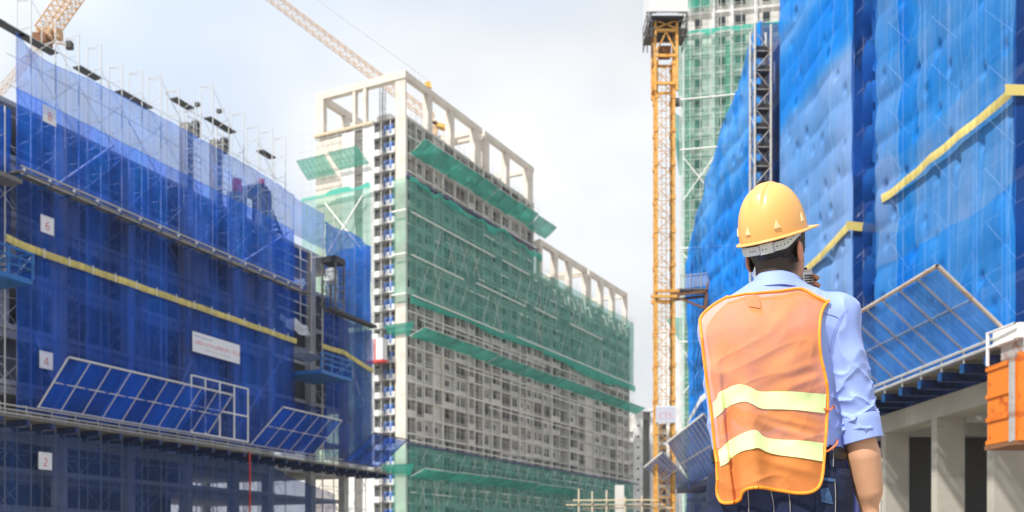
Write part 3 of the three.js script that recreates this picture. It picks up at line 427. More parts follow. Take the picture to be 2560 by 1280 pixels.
  const n1 = net('large green net over the upper floors of the tall block of the central tower', 0, 52.6, 47.0, rag, M.green);
  n1.gb().sheet(90, 4, (u, v) => { const x = mix(0, 52.8, u), y = rag(x); return [x, y - (0.7 + 0.9 * sst(-0.1, 0.7, vn(x * 0.2, 12)) + 0.8 * sst(46, 52, x)) * (1 - v), 0.95 + 0.2 * Math.sin(v * 3) + bil(x, y, 1)]; }).build('folded_hem', M.greenFan, n1);
  n1.gb().sheet(70, 4, (u, v) => { const x = mix(0, 53, u), y = 46.2 + 0.01 * x; return [x, y - (1.1 + 0.7 * vn(x * 0.1, 2)) * (1 - v) + 0.7, 0.95 + 0.25 * Math.sin(v * 3)]; }).build('folded_hem', M.greenFan, n1);
  const n2 = net('green net over the lower right block of the central tower', 53, 110.2, 47.4, (x) => 64.7 + 0.3 * vn(x * 0.3, 4), M.green);
  n2.gb().sheet(60, 4, (u, v) => { const x = mix(53.1, 110.6, u); return [x, 46.6 + (0.9 + 0.8 * sst(60, 80, x) * (1 - sst(92, 98, x) * 0.7)) * (v - 1) * 1.5 + 0.9, 0.95 + 0.3 * Math.sin(v * 3)]; }).build('folded_hem', M.greenFan, n2);
  n2.gb().sheet(14, 20, (u, v) => { const z = -14 * u, y = mix(47.4, 64.6, v); return [110.3, y, 0.7 + z]; }).build('side_mesh_sheet', M.greenPale, n2);
  net('dark green net over the lowest floors of the central tower', 0, 110.2, 0.3, 20.6, M.green);
  const p1 = thing('debris_net', 'pale green net wrapped round the corner pier of the central tower', 'net', FC, [-0.5, 46, -2.4]);
  p1.gb().sheet(6, 30, (u, v) => { const y = mix(45.8, 68, v); return [-0.55 + bil(u * 2, y, 0.3), y, mix(-2.3, 0.6, u)]; }).build('mesh_sheet', M.greenPale, p1);
  const p2 = thing('debris_net', 'pale green net on the short face above the blue corner bay', 'net', FC, [-1, 20, -7]);
  p2.gb().sheet(16, 40, (u, v) => { const z = mix(-22.6, -6.8, u), y = mix(18, 67.9, v); return [-0.95 + bil(z, y, 0.6), y, z]; }).build('mesh_sheet', M.greenPale, p2);
  p2.gb().sheet(20, 3, (u, v) => { const z = mix(-22.6, -6.8, u); return [-1.15, 67.2 + 0.7 * v * (0.5 + sst(-0.2, 0.4, vn(z * 0.4, 2))), z]; }).build('folded_hem', M.greenFan, p2);
  const p3 = thing('debris_net', 'pale green net at the foot of the corner pier of the central tower', 'net', FC, [-0.5, 0, -2.4]);
  p3.gb().sheet(6, 12, (u, v) => { const y = mix(0, 20.6, v); return [-0.55, y, mix(-2.3, 0.6, u)]; }).build('mesh_sheet', M.greenPale, p3);

  // green catch fans
  const gf = (label, x0, x1, lo, hi, seg, over = 0, ends = 1.2) => {
    const t = thing('green_catch_fan', label, 'catch fan', FC, [x0, lo[0], lo[1]]), w = (x1 - x0) / seg;
    for (let s = 0; s < seg; s++) { const a = x0 + s * w, b = a + w - 0.05, dy = 0.35 * (hsh(s, lo[0] | 0, 9) - 0.5);
      t.gb().sheet(24, 5, (u, v) => { const x = mix(a, b, u); return [x + ends * v, mix(lo[0], hi[0], v) + dy + 0.12 * vn(x * 0.8, v * 2, s) - 0.25 * Math.sin(v * 3.14), mix(lo[1], hi[1], v), x, v * 4]; }).build('mesh_sheet', s % 3 === 1 ? M.greenFan : fan2, t);
      const g2 = t.gb(); for (let x = a + 0.3; x < b; x += 1.3) g2.rod([x + 0.0, lo[0] + dy, lo[1]], [x + ends, hi[0] + dy + 0.05, hi[1]], 0.045, 4); g2.rod([a + ends, hi[0] + dy, hi[1]], [b + ends, hi[0] + dy, hi[1]], 0.05, 4); g2.rod([a, lo[0] + dy, lo[1]], [b, lo[0] + dy, lo[1]], 0.05, 4); g2.build('ribs', M.tubePale, t, 'stuff'); }
    return t;
  };
  const fan2 = P([0.05, 0.54, 0.43], { map: netMap, transparent: true, opacity: 0.86, transmission: 0.3, roughness: 0.9 });
  gf('green catch fan across the tall block just below its roof frame', 0.5, 55.4, [72.6, 0.6], [75.3, 2.9], 6, 0, 1.5);
  const f2 = gf('green catch fan along the whole central tower at mid height', 0.2, 112, [39.9, 0.6], [41.6, 2.9], 8, 0, 1.8);
  f2.gb().sheet(8, 4, (u, v) => [mix(0.4, -1.8, v), mix(39.9, 41.8, v), mix(0.6, -3.4, u) + 2.6 * v * (1 - u)]).build('corner_sheet', M.greenFan, f2);
  const f3 = gf('green catch fan low on the central tower above the dark green net', 0.2, 70, [15.0, 0.6], [16.6, 2.9], 6, 0, 1.8);
  f3.gb().sheet(8, 4, (u, v) => [mix(0.4, -1.8, v), mix(15.0, 17.0, v), mix(0.6, -4.4, u) + 2.6 * v * (1 - u)]).build('corner_sheet', M.greenFan, f3);
  for (const [z0, z1, y0, y1, l] of [[-22.4, -14.6, 71.0, 74.4, 'pale green catch fan on the far left of the short face'], [-15.0, -7.2, 71.6, 74.6, 'pale green catch fan on the short face nearer the balcony strip']]) { const t = thing('green_catch_fan', l, 'catch fan', FC, [-1, y0, z0], 'pale fans on the short face'); t.gb().sheet(10, 5, (u, v) => [mix(-0.8, -2.6, v), mix(y0, y1, v) - 0.2 * Math.sin(v * 3), mix(z0 + 1.2, z1, u) - 1.4 * v]).build('mesh_sheet', M.greenPale2, t); const q = t.gb(); for (let i = 0; i <= 6; i++) { const z = mix(z0 + 1.2, z1, i / 6); q.rod([-0.8, y0, z], [-2.6, y1, z - 1.4], 0.05, 4); } q.build('ribs', M.tube, t, 'stuff'); }
  const wp = thing('safety_walkway', 'dark ledge with a thin rail between the bare floors and the lowest green net', 'walkway', FC, [0, 20.7, 0.6]);
  for (let x = 0; x < 110; x += 6) wp.gb().box(x, 20.55, 0.3, x + 5.9, 20.85, 1.0).build('ledge_board', M.navy, wp); wp.gb().rod([0, 21.3, 1.05], [110.4, 21.3, 1.05], 0.09, 5).build('rail', M.tubePale, wp);
  const wq = thing('safety_walkway', 'dark blue ledge above the ragged edge of the large green net', 'walkway', FC, [0, 68.4, 0.3]); for (let x = 0; x < 51; x += 5.2) wq.gb().box(x, 68.2 + 0.012 * x, 0.15, x + 5.1, 68.55 + 0.012 * x, 0.7).build('ledge_board', M.navy, wq);

  // hoist on the balcony strip, barrels on the balconies
  mk('slim dark hoist mast rising past the balconies of the central tower', FC, -1.3, -4.6, 0, 84.5, 0.75, M.tubeDark, 1.5);
  const cab = thing('hoist_cab', 'white hoist cab with red base on the balcony strip of the central tower', 'hoist cab', FC, [-2.8, 35.2, -6.2]);
  cab.gb().box(-2.8, 35.6, -6.2, -1.4, 39.4, -2.9).build('cab_body', M.panel, cab); cab.gb().box(-2.9, 35.2, -6.3, -1.3, 35.6, -2.8).build('floor_frame', M.red, cab); cab.gb().box(-2.86, 35.6, -4.7, -2.8, 39.4, -4.4).build('door_post', M.red, cab); cab.gb().box(-2.6, 39.4, -5.8, -1.5, 40.3, -4.2).build('motor_box', M.tubePale, cab);
  for (let j = 0; j < nF - 1; j++) for (const z of [-3.0, -4.2]) { const t = thing('water_barrel', 'blue plastic barrel standing on a balcony of the central tower', 'barrel', FC, [0.05, ys[j] - H + 0.3, z], 'blue barrels on the tower balconies'); piece(drumGeo, 'drum', M.blueDrum, t); piece(drumLid, 'lid', M.tarp, t, [0, 1.62, 0]); }

  // luffing crane on the tower roof, its jib across the sky
  const cr = thing('roof_crane', 'tan lattice crane on the central tower roof with a long raised jib', 'crane', FW, [-16, 80, -208]);
  const jib = (o, a, b, w, n, mat, parent) => { for (let s = 0; s < n; s++) { const q = o.gb(), A = v3.mix(a, b, s / n), Bq = v3.mix(a, b, (s + 1) / n), d = v3.norm(v3.sub(b, a)), sx = v3.mul(v3.norm(v3.cross(d, [0, 1, 0])), w / 2), sy = v3.mul(v3.norm(v3.cross(v3.cross(d, [0, 1, 0]), d)), w / 2); const c = (e, i, j) => v3.add(e, v3.add(v3.mul(sx, i), v3.mul(sy, j))); for (const [i, j] of [[-1, -1], [1, -1], [1, 1], [-1, 1]]) q.rod(c(A, i, j), c(Bq, i, j), w * 0.055, 5); for (let k = 0; k < 3; k++) { const e = v3.mix(A, Bq, k / 3), f = v3.mix(A, Bq, (k + 1) / 3); for (const [i, j, m, l] of [[-1, -1, 1, -1], [1, -1, 1, 1], [1, 1, -1, 1], [-1, 1, -1, -1]]) { q.rod(c(e, i, j), c(f, m, l), w * 0.035, 4); q.rod(c(e, i, j), c(e, m, l), w * 0.03, 4); } } q.build('jib_section', mat, o); } };
  globalThis.jib = jib;
  jib(cr, [-16.4, 90.3, -207], [-75, 134, -205], 1.7, 14, M.tan);
  cr.gb().box(-17.4, 80, -209, -15.4, 90, -207).build('mast', M.tan, cr); cr.gb().hexa([[-17.5, 89.6, -207], [-12.8, 88.2, -207], [-12.8, 88.2, -209], [-17.5, 89.6, -209], [-17.5, 90.2, -207], [-12.8, 88.9, -207], [-12.8, 88.9, -209], [-17.5, 90.2, -209]]).build('slewing_deck', M.yellow, cr);
  cr.gb().bar([-16.4, 90.8, -208], [-16.9, 97.4, -207.4], 0.3).build('a_frame', M.yellow, cr); cr.gb().hexa([[-17.9, 97.2, -207], [-16.4, 96.6, -207], [-16.4, 96.6, -207.6], [-17.9, 97.2, -207.6], [-17.7, 97.9, -207], [-16.7, 97.9, -207], [-16.7, 97.9, -207.6], [-17.7, 97.9, -207.6]]).build('sheave_head', M.yellow, cr);
  cr.gb().rod([-16.6, 98, -207.5], [-60, 128.5, -205.3], 0.07, 4).build('pendant_cable', M.tube, cr);
}

// ================================================================ GREEN TOWER behind the right building (frame FT) and the white block
{
  const B = thing('netted_tower', 'pale tower wrapped in green net between the orange crane and the blue building', 'building', FT, [0, 0, 0]);
  B.gb().box(0, 0, -12, 24, 98, -0.6).build('wall', M.concPale, B);
  for (let j = 0; j < 31; j++) { const y = 98 - j * 3.14; B.gb().box(-0.05, y - 0.35, -0.6, 24, y, -0.2).build('floor_band', M.concPale, B); for (const x of [2.0, 5.6, 8.2, 12.3, 16.4]) { const w = B.gb().box(x, y - 2.4, -0.62, x + (x > 8 && x < 9 ? 1.5 : 1.05), y - 0.9, -0.5).build('window', M.glass, B); B.gb().box(x - 0.12, y - 2.55, -0.6, x + 1.3, y - 2.4, -0.42).build('sill', M.conc, w); } }
  for (const x of [0.02, 4.6, 7.4, 11, 15, 19]) B.gb().box(x, 0, -0.6, x + 0.5, 98, -0.1).build('pier', M.white, B);
  const Sc = thing('tube_scaffold', 'pale pole scaffold on the green tower behind the orange crane', 'scaffold', FT, [0, 0, 0.4]), g = Sc.gb(), h = Sc.gb();
  for (let x = -0.2; x < 20; x += 1.55) g.rod([x, 0, 0.85], [x, 98, 0.85], 0.05, 4); for (let y = 1; y < 98; y += 1.57) g.rod([-0.4, y, 0.9], [20, y, 0.9], 0.035, 4); g.build('lattice', M.tubeLight, Sc, 'stuff');
  for (const y of [63.8, 48.5, 34, 14.5, 71.6]) h.rod([-0.2, y, 1], [20, y + 0.1, 1], 0.12, 6); for (let y = 56; y > 10; y -= 15) { h.bar([0.3, y + 6.6, 0.95], [5.2, y, 0.95], 0.11); h.bar([5.2, y + 6.6, 1.1], [0.3, y, 1.1], 0.11); } for (let i = 0; i < 9; i++) h.bar([8 + i * 0.55, 60 + i * 2.6, 0.95], [10.6 + i * 0.3, 57 + i * 2.6, 0.95], 0.12); h.build('cross_braces', M.tubePale, Sc, 'stuff');
  const n = thing('debris_net', 'long pale green net down the face of the tower behind the crane', 'net', FT, [0, 0, 0.6]);
  n.gb().sheet(30, 80, (u, v) => { const x = mix(0, 20, u), y = mix(0, 82.3 + 0.4 * vn(x * 0.6, 1), v); return [x, y, 0.6 + 0.25 * fbm(x * 0.3, y * 0.2, 2)]; }).build('mesh_sheet', M.greenPale, n);
  n.gb().sheet(30, 3, (u, v) => { const x = mix(0, 20, u); return [x, 82.3 - (0.7 + 0.4 * vn(x * 0.7, 5)) * (1 - v), 0.8]; }).build('folded_hem', M.greenFan, n);
  for (const x of [0.9, 6.7]) n.gb().sheet(2, 40, (u, v) => [x + u * 0.7, mix(20, 80, v), 0.75]).build('mesh_strip', M.greenStrip, n);
  const n3 = thing('debris_net', 'pale green net patches near the top of the tower behind the crane', 'net', FT, [0, 86, 0.5]);
  for (const [x0, x1, y0, y1] of [[0.3, 4.4, 85.8, 98], [5.4, 10.6, 86.8, 98], [11.2, 14, 87, 98], [14.5, 19, 86.4, 98]]) n3.gb().sheet(8, 12, (u, v) => [mix(x0, x1, u), mix(y0, y1, v), 0.6 + 0.2 * vn(u * 4, v * 5, x0)]).build('mesh_sheet', M.greenPale2, n3);
  const fs = thing('green_catch_fan', 'pale green catch fans projecting left of the tower behind the crane mast', 'catch fan', FT, [0, 68, 0]);
  for (const [y0, y1, w] of [[73.5, 83, 1.4], [63, 70, 1.35], [61, 66, 1.2]]) fs.gb().sheet(4, 8, (u, v) => [-w * (1 - u) * (0.4 + 0.6 * v), mix(y0, y1, v), -1.5 + 3 * (1 - u) * v - 0.5]).build('mesh_sheet', M.greenPale2, fs); fs.gb().box(-1.3, 71.4, -1, -0.1, 72.2, 0.4).build('bracket', M.dark, fs);
  for (const y of [38]) fs.gb().sheet(4, 6, (u, v) => [-2.6 * (1 - u) * v, mix(y - 4, y, v), -1 + 1.2 * v]).build('mesh_sheet', M.greenPale2, fs);

  const W = thing('apartment_tower', 'finished white apartment block with small square windows far behind the crane', 'building', FW, [34.9, 0, -300]);
  W.gb().box(36.2, 0, -318, 38.7, 43.6, -299.2).build('wall', M.white, W); W.gb().box(34.4, 0, -316, 36.2, 42.2, -303).build('balcony_core', M.conc, W); W.gb().box(38.7, 0, -316, 40.9, 41.8, -306).build('slot_wall', M.concPale, W); W.gb().box(40.9, 0, -318, 43.2, 44.6, -299).build('wall', M.white, W); W.gb().box(43.2, 0, -318, 46.6, 40, -301).build('wall', M.white, W); W.gb().box(46.6, 0, -318, 51.5, 72, -299.4).build('wall', M.white, W); W.gb().box(38.7, 41.8, -316, 40.9, 43.6, -303).build('lintel', M.white, W); W.gb().box(36.0, 43.6, -318, 43.4, 44.0, -298.8).build('cornice', M.white, W);
  for (let j = 0; j < 12; j++) { const y = 39.6 - j * 3.18; W.gb().box(37.0, y - 0.5, -299.3, 37.6, y + 0.1, -299.12).build('window', M.glass, W); W.gb().box(43.9, y - 1.5, -301.2, 45.8, y + 0.6, -300.9).build('window', M.glass, W); W.gb().box(34.3, y - 1.6, -303, 36.1, y - 0.5, -301.6).build('balcony_parapet', M.white, W); }
}
// timber rails in the low foreground centre
{
  const t = thing('timber_formwork', 'pale timber posts and rails sticking up in front of the central tower', 'formwork', FW, [6, 0, -60]);
  for (const [x, y] of [[3.95, 4.7], [4.75, 4.55], [5.6, 4.62], [6.7, 4.2], [7.7, 4.3]]) t.gb().bar([x, 0, -60], [x, y, -60], 0.08).build('post', M.bamboo, t);
  for (const [y, x0, x1] of [[4.0, 3.6, 8.6], [3.74, 3.2, 9.0], [3.55, 4.2, 9.6]]) t.gb().bar([x0, y, -59.8 - (4 - y)], [x1, y + 0.03, -59.8 - (4 - y)], 0.075).build('rail', M.bambooPale, t);
  t.gb().box(6.2, 0, -61, 6.7, 4.95, -60.5).build('post_block', M.concPale, t);
}
// ================================================================ ORANGE TOWER CRANE
{
  const t = thing('tower_crane', 'orange lattice tower crane mast with white panel on top beside the blue building', 'crane', FW, [12.77, 0, -85]);
  const w = 1.42, x0 = 12.06, z0 = -84.3, x1 = x0 + w, z1 = z0 - w, hs = 2.8;
  for (let s = 0; s < 15; s++) {
    const y = s * hs, g = t.gb(), cs = [[x0, z0], [x1, z0], [x1, z1], [x0, z1]];
    for (const [x, z] of cs) { g.box(x - 0.1, y, z - 0.1, x + 0.1, y + hs - 0.02, z + 0.1); g.box(x - 0.15, y + hs - 0.35, z - 0.15, x + 0.15, y + hs - 0.02, z + 0.15); }
    for (let k = 0; k < 4; k++) { const a = cs[k], b = cs[(k + 1) % 4]; for (const [f, q] of [[0, 0.5], [0.5, 1]]) { const up = (f ? 1 : 0) ^ (s % 2); g.rod([(up ? a : b)[0], y + hs * f, (up ? a : b)[1]], [(up ? b : a)[0], y + hs * q, (up ? b : a)[1]], 0.03, 5); g.rod([a[0], y + hs * f + 0.02, a[1]], [b[0], y + hs * f + 0.02, b[1]], 0.026, 5); } }
    g.build('mast_section', M.crane, t);
  }
  const T = 15 * hs, lad = t.gb(); for (const x of [12.55, 12.95]) lad.rod([x, 0, -85], [x, T, -85], 0.025, 4); for (let y = 0.3; y < T; y += 0.6) lad.rod([12.55, y, -85], [12.95, y, -85], 0.018, 4); lad.build('ladder', M.crane, t);
  const cage = t.gb(); for (const [x, z] of [[11.9, -84.1], [13.7, -84.1], [13.7, -85.9], [11.9, -85.9]]) cage.box(x - 0.1, 39.4, z - 0.1, x + 0.1, 45.2, z + 0.1); for (const y of [40.0, 42.3, 44.4]) { cage.bar([11.8, y, -84.1], [13.8, y, -84.1], 0.22); cage.bar([11.9, y, -85.9], [13.7, y, -85.9], 0.18); cage.bar([11.9, y, -84.1], [11.9, y, -85.9], 0.18); cage.bar([13.7, y, -84.1], [13.7, y, -85.9], 0.18); } cage.bar([11.9, 42.4, -84.1], [12.8, 44.3, -84.1], 0.12); cage.bar([13.7, 42.4, -84.1], [12.8, 44.3, -84.1], 0.12); cage.bar([11.9, 44.5, -84.0], [13.7, 45.2, -84.0], 0.1); cage.bar([13.7, 44.5, -84.0], [11.9, 45.2, -84.0], 0.1); cage.build('climbing_cage', M.crane, t);
  t.gb().box(11.45, 45.1, -86.0, 14.2, 45.32, -83.5).build('deck', M.dark, t); t.gb().box(12.1, 44.3, -85.8, 13.5, 45.08, -84.4).build('slewing_ring', M.dark, t); t.gb().box(12.3, 42.6, -85.4, 13.3, 43.4, -84.6).build('winch', M.rust, t);
  const rl = t.gb(); for (const x of [11.15, 11.5, 14.1, 14.45]) { rl.rod([x, 43.5, -83.4], [x, 45.6, -83.4], 0.04, 4); rl.rod([x, 43.5, -86], [x, 45.6, -86], 0.04, 4); } for (const y of [43.6, 44.2, 44.8, 45.5]) { rl.rod([11.05, y, -83.4], [11.9, y, -83.4], 0.05, 4); rl.rod([13.7, y, -83.4], [14.5, y, -83.4], 0.05, 4); rl.rod([11.15, y, -83.4], [11.15, y, -86], 0.04, 4); rl.rod([14.45, y, -83.4], [14.45, y, -86], 0.04, 4); } for (const x of [11.1, 13.8]) rl.box(x, 44.1, -86, x + 0.7, 44.2, -83.4); rl.build('railing', M.tubeDark, t, 'stuff');
  t.gb().box(11.25, 45.45, -83.3, 14.45, 50.6, -83.1).build('white_panel', M.panel, t); t.gb().box(11.3, 45.45, -87, 11.45, 50.6, -83.32).build('white_panel', M.panel, t);
  const tie = t.gb(); for (const y of [22.3, 22.75]) { tie.bar([11.75, y, -84.1], [13.9, y, -84.1], 0.24); tie.bar([11.8, y, -85.9], [13.8, y, -85.9], 0.24); } tie.build('tie_collar', M.crane, t, 'stuff');
  const arm = t.gb(); arm.bar([13.7, 22.4, -84.0], [16.7, 22.75, -84.0], 0.2); arm.bar([13.7, 22.4, -85.6], [16.7, 22.75, -85.6], 0.2); arm.bar([13.7, 22.2, -84.0], [16.2, 21.2, -84.0], 0.16); arm.bar([16.0, 21.2, -84.0], [16.3, 23.4, -84.0], 0.2); arm.build('tie_arm', M.rust, t, 'stuff');
  t.gb().box(13.8, 22.85, -85.6, 16.6, 22.95, -84.0).build('tie_walkway', M.plank, t); t.gb().sheet(6, 3, (u, v) => [mix(14.2, 16.6, u), mix(22.95, 23.9, v) + 0.25 * u, -83.95]).build('guard_sheet', M.greyNet, t); const tr = t.gb(); for (const x of [14.0, 14.8, 15.7, 16.6]) tr.rod([x, 22.9, -83.9], [x, 24.15, -83.9], 0.035, 5); tr.rod([13.9, 23.95, -83.9], [16.65, 24.2, -83.9], 0.04, 5); tr.build('guard_rail', M.steel, t, 'stuff');
  t.gb().box(11.4, -0.2, -86.4, 14.1, 0.6, -83.6).build('concrete_footing', M.conc, t);
  t.scale.setScalar(0.776); t.position.set(9.91, 0.148, -65.96);
  const sg = thing('crane_sign', 'pale board lettered CT5 on the orange crane mast', 'sign', FW, [11.95, 11.8, -84.15]);
  board(sg, 11.95, 11.8, -84.15, 13.6, 13.2, 0.05, canvasMat(256, 216, (g, w, h) => { g.fillStyle = '#d2d2d6'; g.fillRect(0, 0, w, h); g.fillStyle = '#f3f3f5'; g.fillRect(0, 0, w, 14); g.fillStyle = '#d9949a'; g.font = '112px sans-serif'; g.textAlign = 'center'; g.textBaseline = 'middle'; g.fillText('CT5', w / 2, h * 0.6); }));
  sg.scale.setScalar(0.776); sg.position.set(9.273, 9.305, -65.3);
  const c3 = thing('luffing_crane', 'tan crane jib rising out of the top left corner behind the scaffold', 'crane', FW, [-43, 30, -92]);
  jib(c3, [-42.5, 48.2, -92], [-37.3, 55.5, -92], 1.35, 5, M.tan); jib(c3, [-47.8, 41.5, -92], [-42.3, 47.8, -92], 0.5, 4, M.tan);
  c3.gb().box(-43.3, 47.2, -92.8, -42.1, 48.0, -91.3).build('winch_deck', M.rust, c3); for (const x of [-43.1, -42.2, -41.5]) c3.gb().box(x, 47.8, -92.6, x + 0.45, 48.6, -91.6).build('winch', M.tan, c3); c3.gb().box(-40.6, 46.9, -92.4, -40.0, 47.5, -91.8).build('floodlight', M.dark, c3); c3.gb().rod([-41.9, 47.4, -92], [-40.3, 47.2, -92], 0.09, 5).build('bracket', M.tan, c3);
  c3.gb().box(-48.2, 27.5, -92.4, -47.4, 41.6, -91.6).build('mast', M.tan, c3);
}
// ================================================================ RIGHT BUILDING (bright blue nets), frame FR: x towards the camera, z outwards (left)
{
  const B = thing('unfinished_building', 'right concrete building on bare ground floor columns under bright blue nets', 'building', FR, [0, 0, 0]);
  const XE = 12.1;
  for (const y of [6.6, 9.9, 13.2, 16.5, 19.8, 23.1, 26.4, 29.7]) B.gb().box(-28.5 + (y > 20 ? (y - 20) * 0.6 : 0), y - 0.35, -16, XE - 0.9, y, -1.6).build('floor_slab', M.concWarm, B);
  for (const [x, w, z] of [[2.05, 0.95, -0.45], [6.5, 1.0, -0.35], [9.6, 1.15, -0.7], [-3.4, 0.95, -0.5], [-8, 0.95, -0.5], [-14, 0.95, -0.5], [-20, 0.95, -0.5], [-26, 0.95, -0.5]]) { B.gb().box(x - 0.42, 0, z - w, x, 5.55, z).build('column', M.concWarm, B); }
  for (const x of [3, 9, -4, -12]) B.gb().box(x - 0.8, 0, -9, x, 6.2, -8.2).build('column', M.concShade, B);
  B.gb().box(-28, 5.55, -1.4, XE - 0.2, 6.25, -0.35).build('edge_beam', M.concWarm, B);
  for (const x of [2.0, 6.45, 9.55]) B.gb().box(x - 0.75, 5.5, -16, x - 0.1, 6.2, -1.45).build('cross_beam', M.concGrey, B);
  B.gb().box(-28, 0, -16.4, XE - 0.2, 30, -16).build('back_wall', M.concShade, B); B.gb().box(-28, 0, -12, 0.5, 6.2, -11.7).build('back_wall', M.concShade, B); B.gb().box(0.6, 0, -11.8, 0.9, 6.2, -1.9).build('back_wall', M.concShade, B);
  for (const y of [6.6, 9.9, 13.2, 16.5, 19.8, 23.1, 26.4]) B.gb().box(-28, y, -5, XE - 1, y + 2.95, -4.7).build('core_wall', M.concShade, B);
  const fr = thing('ladder_scaffold', 'thin white frame scaffold beside the first bare concrete column', 'scaffold', FR, [0.9, 0, -0.9]);
  for (const z of [-0.4, -1.35]) fr.gb().rod([1.6, 0, z], [1.6, 5.0, z], 0.04, 6).build('standard', M.tubePale, fr);
  { const g = fr.gb(); for (let y = 0.5; y < 5; y += 0.62) g.rod([1.6, y, -0.4], [1.6, y, -1.35], 0.026, 5); for (let y = 0.3; y < 4.5; y += 1.4) g.rod([1.62, y, -0.4], [1.62, y + 1.25, -1.35], 0.026, 5); g.build('rungs', M.tubePale, fr, 'stuff'); }

  // bright nets, pulled in at rows of ties so that they puff out like a quilt
  const tie = (x, y) => { const sx = 1.55, sy = 1.1, j = Math.floor(y / sy), o = (j % 2) * 0.5, i = Math.floor(x / sx + o); let d = 0; for (let a = -1; a <= 1; a++) for (let b = -1; b <= 1; b++) { const jj = j + b, oo = (((jj % 2) + 2) % 2) * 0.5, ii = Math.floor(x / sx + oo) + a, px = (ii + 0.5 - oo) * sx + 0.35 * (hsh(ii, jj, 3) - 0.5), py = (jj + 0.5) * sy + 0.3 * (hsh(ii, jj, 4) - 0.5); if (hsh(ii, jj, 5) > 0.55) d = Math.max(d, Math.exp(-(((x - px) / 0.14) ** 2 + ((y - py) / 0.17) ** 2)) * (0.5 + hsh(ii, jj, 6))); } return d; };
  const puff = (x, y, a) => a * (0.16 * (0.35 + 0.65 * sst(-0.5, 0.5, vn(x * 0.4, y * 0.3, 21))) * Math.abs(Math.sin(Math.PI * (y - 0.2 + 0.25 * vn(x * 0.3, y * 0.2)) / 1.65)) ** 0.6 + 0.22 * fbm(x * 0.45 + 3, y * 0.55, 5, 3) + 0.30 * fbm(x * 0.16, y * 0.2, 8, 2) - 0.34 * tie(x, y));
  const net = (label, x0, x1, y0, yt, nx, ny, mat, a = 1) => { const t = thing('safety_net', label, 'net', FR, [x1, y0, 0.3]); t.gb().sheet(nx, ny, (u, v) => { const x = mix(x0, x1, u), ya = typeof y0 === 'number' ? y0 : y0(x), y = mix(ya, typeof yt === 'number' ? yt : yt(x), v), e = (x0 > 2 ? 1 + 1.9 * Math.exp(-((x - x0) / 1.6)) : 1) * Math.min(1, Math.min(x - x0, x1 - x) / 0.5 + 0.15); return [x, y, puff(x, y, a * e), x + 30, y]; }).build('mesh_sheet', mat, t); return t; };
  const prof = [[-29.3, 21.5], [-28.2, 23.4], [-26, 25.2], [-22, 26.5], [-18.3, 27.5], [-12.4, 29.6]], pAt = (x) => { for (let i = 1; i < prof.length; i++) if (x <= prof[i][0]) return mix(prof[i - 1][1], prof[i][1], (x - prof[i - 1][0]) / (prof[i][0] - prof[i - 1][0])); return 29; };
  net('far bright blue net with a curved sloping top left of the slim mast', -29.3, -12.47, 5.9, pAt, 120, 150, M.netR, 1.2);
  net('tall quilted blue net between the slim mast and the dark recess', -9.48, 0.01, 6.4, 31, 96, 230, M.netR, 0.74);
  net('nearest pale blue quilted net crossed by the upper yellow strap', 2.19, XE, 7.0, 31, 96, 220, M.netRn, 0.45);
  const strip = (label, x, z1, y0, y1, mat) => { const t = thing('safety_net', label, 'net', FR, [x, y0, 0]); t.gb().sheet(10, 80, (u, v) => { const z = mix(z1, 0.1, u), y = mix(y0, y1, v); return [x + 0.12 * vn(z * 2.2, y * 0.7, x) + 0.05 * Math.sin(z * 14), y, z]; }).build('mesh_sheet', mat, t); return t; };
  strip('dark blue strip of net in the recess between the two quilted nets', 0.0, -3.4, 6.4, 31, M.netRs);
  strip('narrow dark blue strip of net beside the slim mast', -12.45, -3, 8, 29.4, M.netRs);
  strip('dark blue end net at the right edge of the picture', XE, -8, 7.0, 31, M.netRs);
  { const t = thing('safety_net', 'blue net closing the back of the recess between the quilted nets', 'net', FR, [1, 6.4, -3]); t.gb().sheet(10, 60, (u, v) => [mix(-0.2, 2.4, u), mix(6.4, 31, v), -3.2 + 0.1 * vn(u * 4, v * 20)]).build('mesh_sheet', M.netRs, t); t.gb().sheet(8, 60, (u, v) => [2.2, mix(7, 31, v), mix(-3, 0, u)]).build('side_mesh_sheet', M.netRs, t); }
  { const t = thing('safety_net', 'loose blue flaps hanging along the edge of the dark recess', 'net', FR, [2.2, 12, 0.2]); const r = rng(5); for (let y = 12.5; y < 30; y += 1.7) { const h = 1.3 + 0.5 * r(), w = 0.5 + 0.35 * r(); t.gb().sheet(5, 6, (u, v) => { const q = v * h; return [2.15 - 0.2 * u + 0.25 * Math.sin(v * 3), y - q + 0.25 * u, 0.35 - w * u * 0.9 + 0.3 * Math.sin(v * 2.6)]; }).build('net_flap', M.netR2, t); } for (let y = 12.2; y < 30; y += 1.2) { const w = 0.35 + 0.3 * r(); t.gb().sheet(5, 6, (u, v) => [2.2 + 0.1 * u, y - v * (0.8 + 0.4 * u), 0.15 - w * u - 0.25 * Math.sin(v * 2.8) * u]).build('net_flap', M.netR2, t); } }
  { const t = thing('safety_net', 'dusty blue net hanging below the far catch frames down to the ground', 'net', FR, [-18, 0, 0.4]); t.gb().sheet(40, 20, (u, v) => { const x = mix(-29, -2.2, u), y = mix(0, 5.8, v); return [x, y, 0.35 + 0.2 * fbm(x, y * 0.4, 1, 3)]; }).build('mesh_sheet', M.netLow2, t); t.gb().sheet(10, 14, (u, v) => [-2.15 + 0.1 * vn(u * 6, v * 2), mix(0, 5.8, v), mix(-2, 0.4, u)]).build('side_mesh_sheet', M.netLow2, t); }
  // scaffold glimpsed through the nets
  const Sc = thing('tube_scaffold', 'pale tube scaffold showing faintly through the bright blue nets', 'scaffold', FR, [0, 0, -0.5]), g = Sc.gb();
